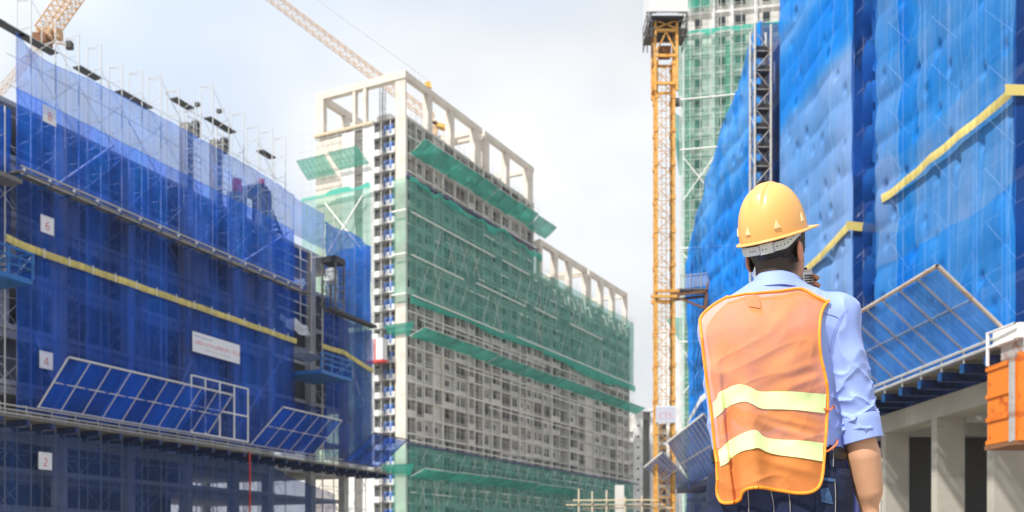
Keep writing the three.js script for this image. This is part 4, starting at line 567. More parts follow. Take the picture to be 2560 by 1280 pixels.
  for (let x = -27; x < XE; x += 1.8) for (const z of [-0.45, -1.3]) if (!(x > 0 && x < 2.2) && !(x > -12.4 && x < -9.5)) g.rod([x, 6.5, z], [x, x < -12 ? pAt(x) - 0.6 : 31, z], 0.03, 5);
  for (let y = 8; y < 31; y += 1.7) { g.rod([2.3, y, -0.45], [XE, y, -0.45], 0.025, 4); g.rod([-9.4, y, -0.45], [0, y, -0.45], 0.025, 4); for (let x = 2.4, k = 0; x < XE - 1.8; x += 1.8, k++) g.rod([x, k % 2 ? y : y + 1.7, -0.4], [x + 1.8, k % 2 ? y + 1.7 : y, -0.4], 0.022, 4); g.rod([-0.25, y, -0.2], [-0.25, y + 1.5, -1.6], 0.05, 4); }
  for (const z of [-0.5, -1.2]) g.rod([-0.2, 6.5, z], [-0.2, 31, z], 0.05, 5);
  g.build('lattice', M.tubePale, Sc, 'stuff');

  // straps follow the net
  const strap = (label, pts, _z, _f, h, mat) => { const x1 = pts[pts.length - 1][0], t = thing('yellow_strap', label, 'strap', FR, [x1, 14, 0.3]), Lq = pts.length - 1; t.gb().sheet(Lq * 14, 3, (u, v) => { const k = Math.min(Lq - 1, Math.floor(u * Lq)), f = u * Lq - k, x = mix(pts[k][0], pts[k + 1][0], f), y = mix(pts[k][1], pts[k + 1][1], f) - 0.05 * Math.sin(f * 3.14), yy = y + h * (v - 0.5), a = x > 2 ? 0.5 : x > -9.5 ? 0.8 : 1.5; return [x, yy, (x > 2 ? 0.17 : x > -9.5 ? 0.28 : 0.5) + 0.02 * Math.sin(v * 3.14) + 0.02 * vn(x * 1.3, v)]; }).build('webbing', mat, t); };
  strap('yellow strap slanting across the nearest pale quilted net', [[3.1, 14.42], [5.2, 14.34], [7.0, 14.42], [9, 14.4], [XE, 14.4]], 0.42, FR, 0.32, M.strapY);
  { const t = thing('yellow_strap', 'short level piece of yellow strap on the dark end net at the right edge', 'strap', FR, [XE, 14.4, -4]); t.gb().sheet(8, 2, (u, v) => [XE + 0.14, 14.4 + 0.32 * (v - 0.5), mix(-5, 0.42, u)]).build('webbing', M.strapY, t); }
  strap('yellow strap rising behind the man to the edge of the dark recess', [[-9.4, 13.9], [-4.9, 13.95], [0.05, 14.35]], 0.42, FR, 0.34, M.strapY);
  { const t = thing('yellow_strap', 'short level piece of yellow strap across the dark recess', 'strap', FR, [0.1, 14.35, -1]); t.gb().sheet(8, 2, (u, v) => [0.22, 14.36 - 0.1 * Math.sin(u * 3) + 0.36 * (v - 0.5), mix(-2.6, 0.4, u)]).build('webbing', M.strapY, t); }
  strap('pale strap low on the far net left of the man', [[-27.5, 9.9], [-24, 10.9], [-20, 11.2]], 0.5, FR, 0.4, M.tarp);

  // cantilever platform with navy beams, catch frames
  const pf = thing('cantilever_platform', 'platform on navy beams above the bare concrete columns of the right building', 'platform', FR, [5, 6.5, 0]);
  for (let x = -2; x < 13.2; x += 1.42) { pf.gb().box(x, 6.28, -1.9, x + 0.2, 6.58, 1.0).build('beam', M.navy, pf); pf.gb().box(x - 0.02, 6.3, 1.0, x + 0.22, 6.56, 1.03).build('beam_end', M.blueSteel, pf); pf.gb().box(x - 0.5, 6.66, -0.2, x + 0.88, 6.74, 0.95).build('plank', M.plank, pf); pf.gb().rod([x + 0.1, 6.5, 0.95], [x + 0.1, 7.0, 0.95], 0.04, 6).build('post', M.tube, pf); }
  for (const y of [6.78, 6.98]) pf.gb().rod([-2, y, 1.0], [13.2, y, 1.0], 0.05, 6).build('rail', M.tubePale, pf);
  pf.gb().box(1.4, 6.72, -1.2, 3.4, 6.95, 0.9).build('deck_end', M.blueSteel, pf); pf.gb().sheet(6, 4, (u, v) => [mix(1.2, 3.2, u), 6.95 + 0.7 * v * (1 - u), 0.4 + 0.3 * v]).build('crumpled_net', M.netRs, pf);
  const f1 = fan('catch_fan', 'large tilted blue net frame right of the man above the navy beams', 3.6, 13.35, 8, [6.9, 0.9], [8.72, 3.0], M.netRfan, FR, M.tubeRust, 1, 0.1);
  f1.gb().rod([13.4, 6.95, 0.95], [13.5, 8.8, 3.05], 0.05, 6).build('end_rib', M.tubeRust, f1);
  const f2 = thing('catch_fan', 'weathered striped blue net frame jutting left behind the man', 'catch fan', FR, [-20, 5.6, 1]);
  const panel = (a, b, c, d, n) => { f2.gb().sheet(n, 6, (u, v) => { const p = v3.mix(v3.mix(a, b, u), v3.mix(d, c, u), v); return [p[0], p[1], p[2], u * 9, v * 3]; }).build('mesh_sheet', M.netRfan2, f2); for (let i = 0; i <= n; i++) f2.gb().rod(v3.mix(a, b, i / n), v3.mix(d, c, i / n), 0.045, 5).build('rib', M.tube, f2); f2.gb().rod(v3.mix(a, d, 0.5), v3.mix(b, c, 0.5), 0.05, 5).build('rail', M.tube, f2); f2.gb().rod(d, c, 0.06, 5).build('rail', M.tubePale, f2); f2.gb().rod(a, b, 0.06, 5).build('rail', M.tubePale, f2); };
  panel([-24, 5.35, 1.0], [-13.5, 5.75, 1.0], [-11.5, 8.2, 3.4], [-19.6, 7.6, 3.6], 11);
  panel([-24, 5.35, 1.0], [-28.5, 5.2, 0.8], [-25.5, 6.6, 3.9], [-20.5, 7.1, 3.7], 6);
  f2.gb().box(-26, 4.9, 0.1, -12, 5.3, 1.6).build('deck', M.navy, f2);

  // slim mast in the recess, hoist cab on the right
  const sm1 = mk('slim silver hoist mast in the gap between the blue nets', FR, -11.6, 0.05, 6, 28.4, 0.85, M.steel, 1.0);
  { const q = sm1.gb(); for (let y = 7; y < 28; y += 1) q.box(-11.5, y, 0.1, -10.85, y + 0.32, 0.8); q.build('rung_plates', M.dark, sm1, 'stuff'); sm1.gb().box(-12.4, 6, -2.6, -9.5, 30, -2.5).build('backing_net', M.netRs, sm1); }
  const cab = thing('hoist_cab', 'orange hoist cab with grey motor housing at the right edge', 'hoist cab', FR, [13.4, 0, 0.5]);
  const a0 = 13.25, a1 = 14.6, y0 = 3.80, y1 = 6.04, z0 = -2.6, zf = 1.5;
  cab.gb().box(a0, y0, z0, a1, y1, zf).build('cab_body', M.orange, cab);
  for (const y of [y0 + 0.08, y0 + 0.72, y0 + 1.38, y1 - 0.08]) cab.gb().box(a0 - 0.02, y - 0.06, zf, a1 - 0.1, y + 0.06, zf + 0.05).build('panel_rib', M.orange, cab);
  for (const y of [y0 + 0.12, y0 + 1.05, y1 - 0.12]) cab.gb().box(a1, y - 0.07, z0, a1 + 0.05, y + 0.07, zf - 0.3).build('panel_rib', M.orange, cab);
  cab.gb().box(a1 - 0.12, y0 - 0.03, zf - 0.02, a1 + 0.02, y1 + 0.1, zf + 0.08).build('corner_post', M.steel, cab); cab.gb().box(a1 + 0.02, y0, zf - 0.5, a1 + 0.1, y1 + 0.15, zf - 0.08).build('corner_post', M.orange, cab); cab.gb().box(a1 + 0.1, y1 - 0.65, zf - 0.5, a1 + 0.24, y1 - 0.25, zf - 0.32).build('lock_box', M.steel, cab);
  cab.gb().box(a0 - 0.06, y0 - 0.12, z0, a1 + 0.08, y0, zf + 0.06).build('floor_frame', M.rust, cab);
  cab.gb().box(a0 + 0.25, y1, 0.5, a1 - 0.1, y1 + 0.55, 1.25).build('motor_box', M.steel, cab); cab.gb().box(a0 + 0.1, y1 + 0.55, 0.35, a1 + 0.05, y1 + 0.95, 1.4).build('motor_hood', M.tubePale, cab); cab.gb().box(a1 - 0.2, y1 + 0.1, -2.4, a1 + 0.4, y1 + 0.35, 0.2).build('roof_plate', M.panel, cab);
  for (const [x, z] of [[a1 + 0.05, 1.2], [a0 + 0.1, 1.55], [a1 + 0.1, 0.2], [a1 + 0.1, -1.6]]) cab.gb().rod([x, y1, z], [x, y1 + 0.95, z], 0.05, 8).build('guard_post', M.panel, cab);
  for (const y of [0.5, 0.92]) { cab.gb().rod([a0 + 0.1, y1 + y, 1.55], [a1 + 0.05, y1 + y, 1.5], 0.035, 6).build('guard_rail', M.panel, cab); cab.gb().rod([a1 + 0.1, y1 + y, 1.2], [a1 + 0.1, y1 + y, -2.4], 0.035, 6).build('guard_rail', M.panel, cab); }
  for (let y = 0; y < 3.8; y += 0.9) cab.gb().box(a0 + 0.5, y, -0.9, a0 + 1.1, y + 0.86, -0.3).build('mast_section', M.steel, cab);
}
// ================================================================ THE MAN (group at his feet; x right, y up, z towards the camera)
{
  const PX = 0.784, PD = 3.05, base = [PX, 0, -PD];
  const man = thing('person', 'man from behind in orange vest, blue shirt, jeans and yellow hard hat, radio at mouth', 'person', FW, base);
  man.gb = () => new GB();
  const pl = (px, py, z = 0) => { const k = (PD - z) / FOCAL; return [(px - 1280) * k - PX, EYE + (HALF - py) * k, z]; };   // measured outline points, in metres
  // ---- distance fields
  const smin = (a, b, k) => { const h = cl(0.5 + 0.5 * (b - a) / k); return mix(b, a, h) - k * h * (1 - h); };
  const cap = (x, y, z, a, b, ra, rb) => { const bx = b[0] - a[0], by = b[1] - a[1], bz = b[2] - a[2], px = x - a[0], py = y - a[1], pz = z - a[2], h = cl((px * bx + py * by + pz * bz) / (bx * bx + by * by + bz * bz)); return Math.hypot(px - h * bx, py - h * by, pz - h * bz) - mix(ra, rb, h); };
  const ell = (x, y, z, c, r) => { const a = (x - c[0]) / r[0], b = (y - c[1]) / r[1], d = (z - c[2]) / r[2], k = Math.hypot(a, b, d); return (k - 1) * Math.min(r[0], r[1], r[2]) * (k > 1 ? 1 + 0.3 * (k - 1) : 1); };
  const loft = (S) => (x, y, z) => { let i = 1; while (i < S.length - 1 && y > S[i][0]) i++; const a = S[i - 1], b = S[i], t = cl((y - a[0]) / (b[0] - a[0])), cx = mix(a[1], b[1], t), w = mix(a[2], b[2], t), d = mix(a[3], b[3], t), cz = mix(a[4], b[4], t); const e = (Math.pow(Math.abs((x - cx) / w), 2.4) + Math.pow(Math.abs((z - cz) / d), 2.4)) ** (1 / 2.4); return Math.max((e - 1) * Math.min(w, d), S[0][0] - y, y - S[S.length - 1][0]); };
  const smooth = (S, n) => { const out = [], c = S.map((s) => s); for (let k = 0; k < c.length - 1; k++) for (let q = 0; q < n; q++) { const t = q / n, p = [c[Math.max(0, k - 1)], c[k], c[k + 1], c[Math.min(c.length - 1, k + 2)]]; out.push(p[1].map((_, m) => 0.5 * (2 * p[1][m] + (p[2][m] - p[0][m]) * t + (2 * p[0][m] - 5 * p[1][m] + 4 * p[2][m] - p[3][m]) * t * t + (3 * p[1][m] - p[0][m] - 3 * p[2][m] + p[3][m]) * t ** 3))); } out.push(c[c.length - 1]); return out; };
  function surfNet(f, lo, hi, h, keep) {
    const n = [0, 1, 2].map((k) => Math.ceil((hi[k] - lo[k]) / h) + 1), [nx, ny, nz] = n, F = new Float32Array(nx * ny * nz), id = new Int32Array(nx * ny * nz).fill(-1), Pp = [], I = [], ix = (i, j, k) => (k * ny + j) * nx + i;
    for (let k = 0; k < nz; k++) for (let j = 0; j < ny; j++) for (let i = 0; i < nx; i++) F[ix(i, j, k)] = f(lo[0] + i * h, lo[1] + j * h, lo[2] + k * h);
    const E = [[0, 1], [2, 3], [4, 5], [6, 7], [0, 2], [1, 3], [4, 6], [5, 7], [0, 4], [1, 5], [2, 6], [3, 7]];
    for (let k = 0; k < nz - 1; k++) for (let j = 0; j < ny - 1; j++) for (let i = 0; i < nx - 1; i++) {
      let m = 0; const v = []; for (let c = 0; c < 8; c++) { const q = F[ix(i + (c & 1), j + (c >> 1 & 1), k + (c >> 2))]; v.push(q); if (q < 0) m |= 1 << c; }
      if (m === 0 || m === 255) continue;
      let s = [0, 0, 0], q = 0; for (const [a, b] of E) if ((v[a] < 0) !== (v[b] < 0)) { const t = v[a] / (v[a] - v[b]); for (let d = 0; d < 3; d++) s[d] += mix(a >> d & 1, b >> d & 1, t); q++; }
      id[ix(i, j, k)] = Pp.length / 3; Pp.push(lo[0] + (i + s[0] / q) * h, lo[1] + (j + s[1] / q) * h, lo[2] + (k + s[2] / q) * h);
    }
    for (let k = 1; k < nz - 1; k++) for (let j = 1; j < ny - 1; j++) for (let i = 1; i < nx - 1; i++) {
      const a = F[ix(i, j, k)] < 0;
      for (const [d, o] of [[[1, 0, 0], [[0, 0, 0], [0, -1, 0], [0, -1, -1], [0, 0, -1]]], [[0, 1, 0], [[0, 0, 0], [0, 0, -1], [-1, 0, -1], [-1, 0, 0]]], [[0, 0, 1], [[0, 0, 0], [-1, 0, 0], [-1, -1, 0], [0, -1, 0]]]]) {
        const b = F[ix(i + d[0], j + d[1], k + d[2])] < 0; if (a === b) continue;
        const q = o.map((e) => id[ix(i + e[0], j + e[1], k + e[2])]); if (q.some((e) => e < 0)) continue;
        if (keep) { let c = [0, 0, 0]; for (const e of q) for (let w = 0; w < 3; w++) c[w] += Pp[e * 3 + w] / 4; if (!keep(c)) continue; }
        if (a) I.push(q[0], q[1], q[2], q[0], q[2], q[3]); else I.push(q[0], q[2], q[1], q[0], q[3], q[2]);
      }
    }
    const N = [], U = [], e = h * 0.5; for (let v = 0; v < Pp.length; v += 3) { const [x, y, z] = [Pp[v], Pp[v + 1], Pp[v + 2]], g = v3.norm([f(x + e, y, z) - f(x - e, y, z), f(x, y + e, z) - f(x, y - e, z), f(x, y, z + e) - f(x, y, z - e)]); N.push(...g); U.push(x + z * 0.7, y); }
    const geo = new THREE.BufferGeometry(); geo.setAttribute('position', new THREE.Float32BufferAttribute(Pp, 3)); geo.setAttribute('normal', new THREE.Float32BufferAttribute(N, 3)); geo.setAttribute('uv', new THREE.Float32BufferAttribute(U, 2)); geo.setIndex(I); return geo;
  }
  const zAt = (f, x, y, z0 = 0.32) => { let z = z0; for (let i = 0; i < 60; i++) { const d = f(x, y, z); if (d < 0.0006) break; z -= Math.max(0.0008, d * 0.7); if (z < -0.3) return null; } return z; };
  // ---- skeleton
  const torso = loft(smooth([[0.66, 0.022, 0.174, 0.120, 0], [0.84, 0.027, 0.181, 0.135, 0], [0.98, 0.012, 0.176, 0.118, 0], [1.10, -0.006, 0.172, 0.112, 0], [1.22, -0.014, 0.175, 0.120, 0.004], [1.32, -0.016, 0.176, 0.120, 0.006], [1.40, -0.008, 0.148, 0.092, -0.004], [1.45, 0.002, 0.105, 0.070, -0.012], [1.50, 0.015, 0.058, 0.058, -0.02]], 5));
  const shL = [-0.138, 1.362, -0.05], shR = [0.182, 1.375, 0.035], elR = [0.242, 1.045, 0.055], wrR = [0.289, 0.800, 0.015], elL = [-0.05, 1.17, -0.28], wrL = [0.085, 1.40, -0.27], nb = [0.012, 1.408, -0.012];
  const yaw = 0.70, hp = 0.20; const axes = (yw, p) => ({ F: [Math.sin(yw) * Math.cos(p), Math.sin(p), -Math.cos(yw) * Math.cos(p)], R: [Math.cos(yw), 0, Math.sin(yw)] });
  const HA = axes(yaw, hp); HA.U = v3.cross(HA.R, HA.F); const HC = [0.014, 1.592, -0.012];
  const toH = (A, O, x, y, z) => { const d = [x - O[0], y - O[1], z - O[2]]; return [v3.dot(d, A.R), v3.dot(d, A.U), v3.dot(d, A.F)]; }, fromH = (A, O, p) => v3.add(O, v3.add(v3.mul(A.R, p[0]), v3.add(v3.mul(A.U, p[1]), v3.mul(A.F, p[2]))));
  const skull = (r, u, f) => smin(ell(r, u, f, [0, 0.035, 0], [0.076, 0.098, 0.094]), ell(r, u, f, [0, -0.056, 0.032], [0.065, 0.066, 0.064]), 0.045);
  const head = (x, y, z) => {
    const [r, u, f] = toH(HA, HC, x, y, z), ar = Math.abs(r); let d = skull(r, u, f);
    d = smin(d, cap(r, u, f, [0, 0.005, 0.092], [0, -0.035, 0.112], 0.009, 0.014), 0.012);                        // nose
    d = smin(d, cap(ar, u, f, [0.008, -0.058, 0.09], [0.022, -0.057, 0.082], 0.007, 0.004), 0.006);                   // mouth
    d = Math.max(d, -ell(ar, u, f, [0.032, 0.006, 0.094], [0.016, 0.009, 0.012])); d = Math.min(d, ell(ar, u, f, [0.032, 0.006, 0.078], [0.012, 0.012, 0.012]));   // eyes
    let ear = ell(ar, u - 0.1 * (f + 0.01), f, [0.079 + 0.2 * Math.max(0, -f - 0.005), -0.024, -0.012], [0.0085, 0.033, 0.021]); ear = Math.max(ear, -ell(ar, u, f, [0.091, -0.026, -0.006], [0.009, 0.02, 0.012]));
    d = smin(d, ear, 0.008);
    return smin(d, cap(x, y, z, fromH(HA, HC, [0, -0.07, -0.024]), [0.014, 1.42, 0.0], 0.053, 0.056), 0.03);
  };
  const finger = (x, y, z, pts, r) => { let d = 9; for (let i = 0; i < pts.length - 1; i++) d = Math.min(d, cap(x, y, z, pts[i], pts[i + 1], r - i * 0.0007, r - (i + 1) * 0.0007)); return d; };
  // lowered right hand, curled round a paper roll
  const hR = [wrR[0] + 0.006, 0.722, 0.012], fR = []; for (let i = 0; i < 4; i++) { const z = hR[2] - 0.03 + i * 0.021, l = [0.9, 1, 0.95, 0.78][i]; fR.push([[hR[0] + 0.012, 0.70, z], [hR[0] + 0.014, 0.70 - 0.042 * l, z], [hR[0] - 0.008, 0.70 - 0.066 * l, z], [hR[0] - 0.026, 0.70 - 0.052 * l, z]]); }
  const thR = [[hR[0] - 0.008, 0.745, hR[2] - 0.03], [hR[0] - 0.03, 0.715, hR[2] - 0.045], [hR[0] - 0.038, 0.685, hR[2] - 0.035]];
  const armR = (x, y, z) => { let d = cap(x, y, z, elR, wrR, 0.047, 0.0275); d = smin(d, cap(x, y, z, [0.262, 0.955, 0.05], [0.283, 0.86, 0.035], 0.041, 0.033), 0.03); d = smin(d, ell(x, y, z, hR, [0.022, 0.048, 0.040]), 0.03); for (const f of fR) d = smin(d, finger(x, y, z, f, 0.0095), 0.006); return smin(d, finger(x, y, z, thR, 0.0105), 0.01); };
  // raised left hand round the radio
  const rc = pl(2012, 716, -0.165), rax = v3.norm([-0.16, 1, 0.10]), hL = v3.add(rc, [0.012, -0.03, -0.045]), fL = [];
  for (let i = 0; i < 4; i++) { const o = 0.036 - i * 0.0235, c = v3.add(rc, v3.mul(rax, o - 0.012)); fL.push([v3.add(c, [0.004, 0, -0.048]), v3.add(c, [0.034, 0.002, -0.034]), v3.add(c, [0.044, 0.004, -0.004]), v3.add(c, [0.026, 0.004, 0.020])]); }
  const thL = [v3.add(hL, [-0.02, -0.01, 0.005]), v3.add(rc, [-0.034, 0.0, -0.02]), v3.add(rc, [-0.032, 0.022, 0.008])];
  const armL = (x, y, z) => { let d = cap(x, y, z, elL, wrL, 0.044, 0.028); d = smin(d, cap(x, y, z, wrL, hL, 0.028, 0.030), 0.02); d = smin(d, ell(x, y, z, hL, [0.036, 0.046, 0.022]), 0.02); for (const f of fL) d = smin(d, finger(x, y, z, f, 0.0095), 0.005); return smin(d, finger(x, y, z, thL, 0.0105), 0.008); };
  const legs = (x, y, z) => { const d = Math.min(cap(x, y, z, [-0.085, 0.86, 0], [-0.11, 0.47, 0.0], 0.092, 0.058), cap(x, y, z, [-0.11, 0.47, 0.0], [-0.13, 0.08, 0.02], 0.056, 0.036)), e = Math.min(cap(x, y, z, [0.115, 0.86, 0], [0.14, 0.47, 0], 0.092, 0.058), cap(x, y, z, [0.14, 0.47, 0], [0.16, 0.08, 0.02], 0.056, 0.036)); return Math.min(d, e); };
  const trunk = (x, y, z) => { let d = torso(x, y, z) + 0.006; d = smin(d, cap(x, y, z, nb, shL, 0.06, 0.055), 0.04); d = smin(d, cap(x, y, z, nb, shR, 0.06, 0.055), 0.04); d = smin(d, cap(x, y, z, shL, elL, 0.055, 0.043), 0.03); d = smin(d, cap(x, y, z, shR, elR, 0.055, 0.042), 0.03); return smin(d, legs(x, y, z), 0.04); };
  // ---- body: skin
  {
    const parts = [surfNet((x, y, z) => Math.min(trunk(x, y, z), armL(x, y, z)), [-0.30, 0.02, -0.42], [0.33, 1.50, 0.2], 0.014), surfNet(head, [-0.13, 1.40, -0.17], [0.17, 1.74, 0.15], 0.0042), surfNet(armR, [0.17, 0.59, -0.09], [0.36, 1.10, 0.13], 0.0045), surfNet(armL, [0.02, 1.33, -0.34], [0.25, 1.62, -0.06], 0.004)];
    const g = mergeGeometries(parts), p = g.attributes.position, col = new Float32Array(p.count * 3);
    for (let i = 0; i < p.count; i++) {
      const x = p.getX(i), y = p.getY(i), z = p.getZ(i); let c = [0.60, 0.325, 0.195]; const m = 0.07 * fbm(x * 40, y * 40, z * 40, 3); c = c.map((q) => q * (1 + m));
      if (y > 1.45) {
        const [r, u, f] = toH(HA, HC, x, y, z), back = sst(0.035, -0.02, f), nape = sst(-0.114, -0.074, u + 0.012 * vn(x * 90, y * 90, z * 90)) * back;             // clipped stubble fading out down the nape
        const side = sst(0.052, 0.036, f) * sst(-0.06, -0.03, u) * sst(0.055, 0.066, Math.abs(r)) * (Math.abs(r) > 0.0795 || u < -0.055 ? 0 : 1), beard = sst(-0.035, -0.07, u) * sst(0.0, 0.04, f) * 0.25;
        const t = Math.max(nape * 0.96, side * 0.8, beard); c = c.map((q, k) => mix(q * (k ? 0.93 : 1), 0.012, t));
        if (Math.abs(r) > 0.078 && u > -0.06 && u < 0.02) c = [0.60, 0.25, 0.16];
        if (f > 0.08 && u > -0.068 && u < -0.048 && Math.abs(r) < 0.028) c = [0.40, 0.13, 0.10];
        if (f > 0.078 && Math.abs(u - 0.006) < 0.011 && Math.abs(Math.abs(r) - 0.032) < 0.013) c = Math.abs(Math.abs(r) - 0.032) < 0.006 ? [0.01, 0.008, 0.006] : [0.7, 0.68, 0.65];
      }
      if (y < 0.9 && y > 0.6 && x > 0.2 && fR.some((q) => Math.hypot(x - q[3][0], y - q[3][1], z - q[3][2]) < 0.008)) c = [0.6, 0.36, 0.27];
      col.set(c, i * 3);
    }
    g.setAttribute('color', new THREE.BufferAttribute(col, 3));
    piece(g, 'body', P([1, 1, 1], { vertexColors: true, roughness: 0.52, sheen: 0.15, bumpMap: grimeBump, bumpScale: 0.0004 }), man);
  }
  const hairF = (x, y, z) => { const [r, u, f] = toH(HA, HC, x, y, z), n = 0.0025 * vn(x * 160, y * 160, z * 160); return Math.max(skull(r, u, f) - mix(0.0015, 0.0075, sst(-0.06, -0.02, u)) + n, -u - 0.074 - 0.12 * Math.max(0, f + 0.02) - n * 2 + 0.16 * Math.max(0, Math.abs(r) - 0.055), f - 0.05 + 0.9 * Math.max(0, 0.02 - u) - 0.10 * sst(0.05, 0.07, Math.abs(r)) * 0.2, u - 0.13); };
  piece(surfNet(hairF, [-0.12, 1.5, -0.15], [0.15, 1.76, 0.13], 0.0042), 'hair', S([0.010, 0.009, 0.009], { roughness: 0.55 }), man);

  // ---- shirt
  const ridge = (t) => (1 - Math.abs(t)) ** 3;
  const sleeveW = (x, y, z, h) => { const a = ridge(vn(x * 9 + z * 7, y * 27 + x * 16 - z * 6, z * 9 + 3)), b = ridge(vn(x * 11 - z * 5 + 7, y * 30 - x * 20 + z * 9, 2.2 + z * 8)), k = sst(0.35, 0.7, h), up = ridge(vn(x * 26 + y * 7, y * 7 - x * 5, z * 14)); return k * (0.013 * a + 0.011 * b - 0.009) + (1 - k) * 0.009 * (up - 0.4); };
  const shirtF = (x, y, z) => {
    let d = torso(x, y, z) - 0.010; d = smin(d, cap(x, y, z, nb, shL, 0.066, 0.066), 0.04); d = smin(d, cap(x, y, z, nb, shR, 0.066, 0.064), 0.045);
    d -= 0.006 * (ridge(vn(x * 11, y * 8 + x * 5, z * 6)) - 0.35);
    const hy = cl((shR[1] - y) / (shR[1] - 1.03)), s = cap(x, y, z, shR, [0.243, 1.035, 0.055], 0.064, 0.056) - sleeveW(x, y, z, hy);
    d = smin(d, Math.max(s, 1.03 - y), 0.028); d = smin(d, cap(x, y, z, shL, elL, 0.064, 0.055), 0.03); d = smin(d, cap(x, y, z, elL, v3.mix(elL, wrL, 0.35), 0.055, 0.05), 0.02);
    const nk = Math.hypot((x - 0.014) / 0.098, (y - 1.535) / 0.085, (z + 0.014) / 0.088) - 1; return Math.max(d, 0.95 - y, -nk * 0.07);
  };
  const meshC = tex(256, 256, (u, v) => { const k = 0.95 + 0.05 * Math.sin(u * 6.2832 * 32) * Math.sin(v * 6.2832 * 32), n = fbm(u * 4, v * 4, 3, 4, 4); return [k, k * (0.93 + 0.12 * n), k * (0.9 + 0.25 * n)]; }, 0.24);
  const meshA = tex(256, 256, (u, v) => 0.80 + 0.14 * Math.sin(u * 6.2832 * 32 + v * 6.2832 * 32) * Math.sin(v * 6.2832 * 32 - u * 6.2832 * 32) + 0.14 * fbm(u * 3, v * 3, 6, 4, 3), 0.24, 0.24, false);
  const M2 = { shirt: P([0.27, 0.375, 0.80], { roughness: 0.62, sheen: 0.5, sheenColor: C(0.7, 0.75, 1) }), seam: S([0.20, 0.24, 0.52]), vest: P([1.0, 0.40, 0.12], { roughness: 0.7, transparent: true, opacity: 0.86, transmission: 0.12, alphaMap: meshA, map: meshC }), trim: P([1.0, 0.33, 0.02], { roughness: 0.55 }), band: P([0.76, 0.93, 0.44], { roughness: 0.4, sheen: 0.3 }), tape: P([0.85, 0.20, 0.07]), hat: P([0.87, 0.455, 0.14], { roughness: 0.42, clearcoat: 0.25, clearcoatRoughness: 0.35, bumpMap: grimeBump, bumpScale: 0.0006 }), hatPale: P([0.92, 0.66, 0.36], { roughness: 0.4 }), strap: S([0.60, 0.66, 0.66], { roughness: 0.5 }), hole: S([0.02, 0.02, 0.02]) };
  const shirt = piece(surfNet(shirtF, [-0.28, 0.94, -0.38], [0.33, 1.49, 0.16], 0.0052), 'shirt', M2.shirt, man);
  // rolled cuff, a turned-up ring with an open bottom
  { const a = [0.2375, 1.078, 0.055], b = [0.2535, 1.004, 0.054], ax = v3.norm(v3.sub(b, a)), s = v3.norm(v3.cross(ax, [0, 0, 1])), t = v3.cross(ax, s); const prof = [[0, 0.053], [0.02, 0.059], [0.3, 0.0605], [0.7, 0.0595], [0.97, 0.061], [1, 0.059], [1, 0.055], [0.5, 0.05]];
    piece(new GB().sheet(48, prof.length - 1, (u, v) => { const k = prof[Math.round(v * (prof.length - 1))], f = u * 6.2832, r = k[1] + 0.0022 * vn(Math.cos(f) * 3 + 5, Math.sin(f) * 3, k[0] * 3) + 0.0018 * Math.sin(f * 2 + 1), e = k[0] + 0.02 * Math.sin(f * 2 + 2); return v3.add(v3.mix(a, b, e), v3.add(v3.mul(s, r * Math.cos(f)), v3.mul(t, r * Math.sin(f)))); }).geo(), 'rolled_cuff', M2.shirt, shirt);
    const tab = new GB(); const P0 = pl(2160, 1068, 0.116), P1 = pl(2172, 1074, 0.112), P2 = pl(2162, 1079, 0.116); tab.tri(P0, P1, P2); tab.build('cuff_notch', M2.seam, shirt); }
  // collar: a folded band standing round the neck
  { const c = pl(1943, 716, 0.0), prof = [[0.026, 0.062], [0.034, 0.0665], [0.031, 0.071], [0.018, 0.0765], [0.0, 0.086], [-0.013, 0.095], [-0.0145, 0.092], [-0.002, 0.078]];
    piece(new GB().sheet(48, prof.length - 1, (u, v) => { const k = prof[Math.round(v * (prof.length - 1))], f = mix(-2.55, 2.55, u) + 0.55, front = Math.cos(f - 0.55) < 0 ? -Math.cos(f - 0.55) : 0; return [c[0] + k[1] * Math.sin(f) * 1.0, c[1] + k[0] - 0.022 * front - 0.010 * Math.max(0, Math.sin(f)) , c[2] - 0.008 + k[1] * Math.cos(f) * 0.9]; }).geo(), 'collar', M2.shirt, shirt); }
  const line3 = (pts, r, name, mat, parent, n = 60) => piece(new THREE.TubeGeometry(new THREE.CatmullRomCurve3(pts.map((p) => new THREE.Vector3(...p))), n, r, 6), name, mat, parent);
  const onS = (f, px, py, z = 0.1, off = 0.001) => { const q = pl(px, py, z), zz = zAt(f, q[0], q[1]); return [q[0], q[1], (zz ?? z) + off]; };
  line3([[2050, 782], [2068, 786], [2085, 791], [2094, 796]].map((p) => onS(shirtF, ...p)), 0.0010, 'yoke_seam', M2.seam, shirt); line3([[2118, 778], [2104, 796], [2092, 822], [2085, 850], [2080, 880]].map((p) => onS(shirtF, ...p)), 0.0006, 'armhole_seam', M2.seam, shirt); line3([[2111, 779], [2098, 797], [2086, 822], [2079, 850], [2074, 880]].map((p) => onS(shirtF, ...p)), 0.0005, 'armhole_seam', M2.seam, shirt);

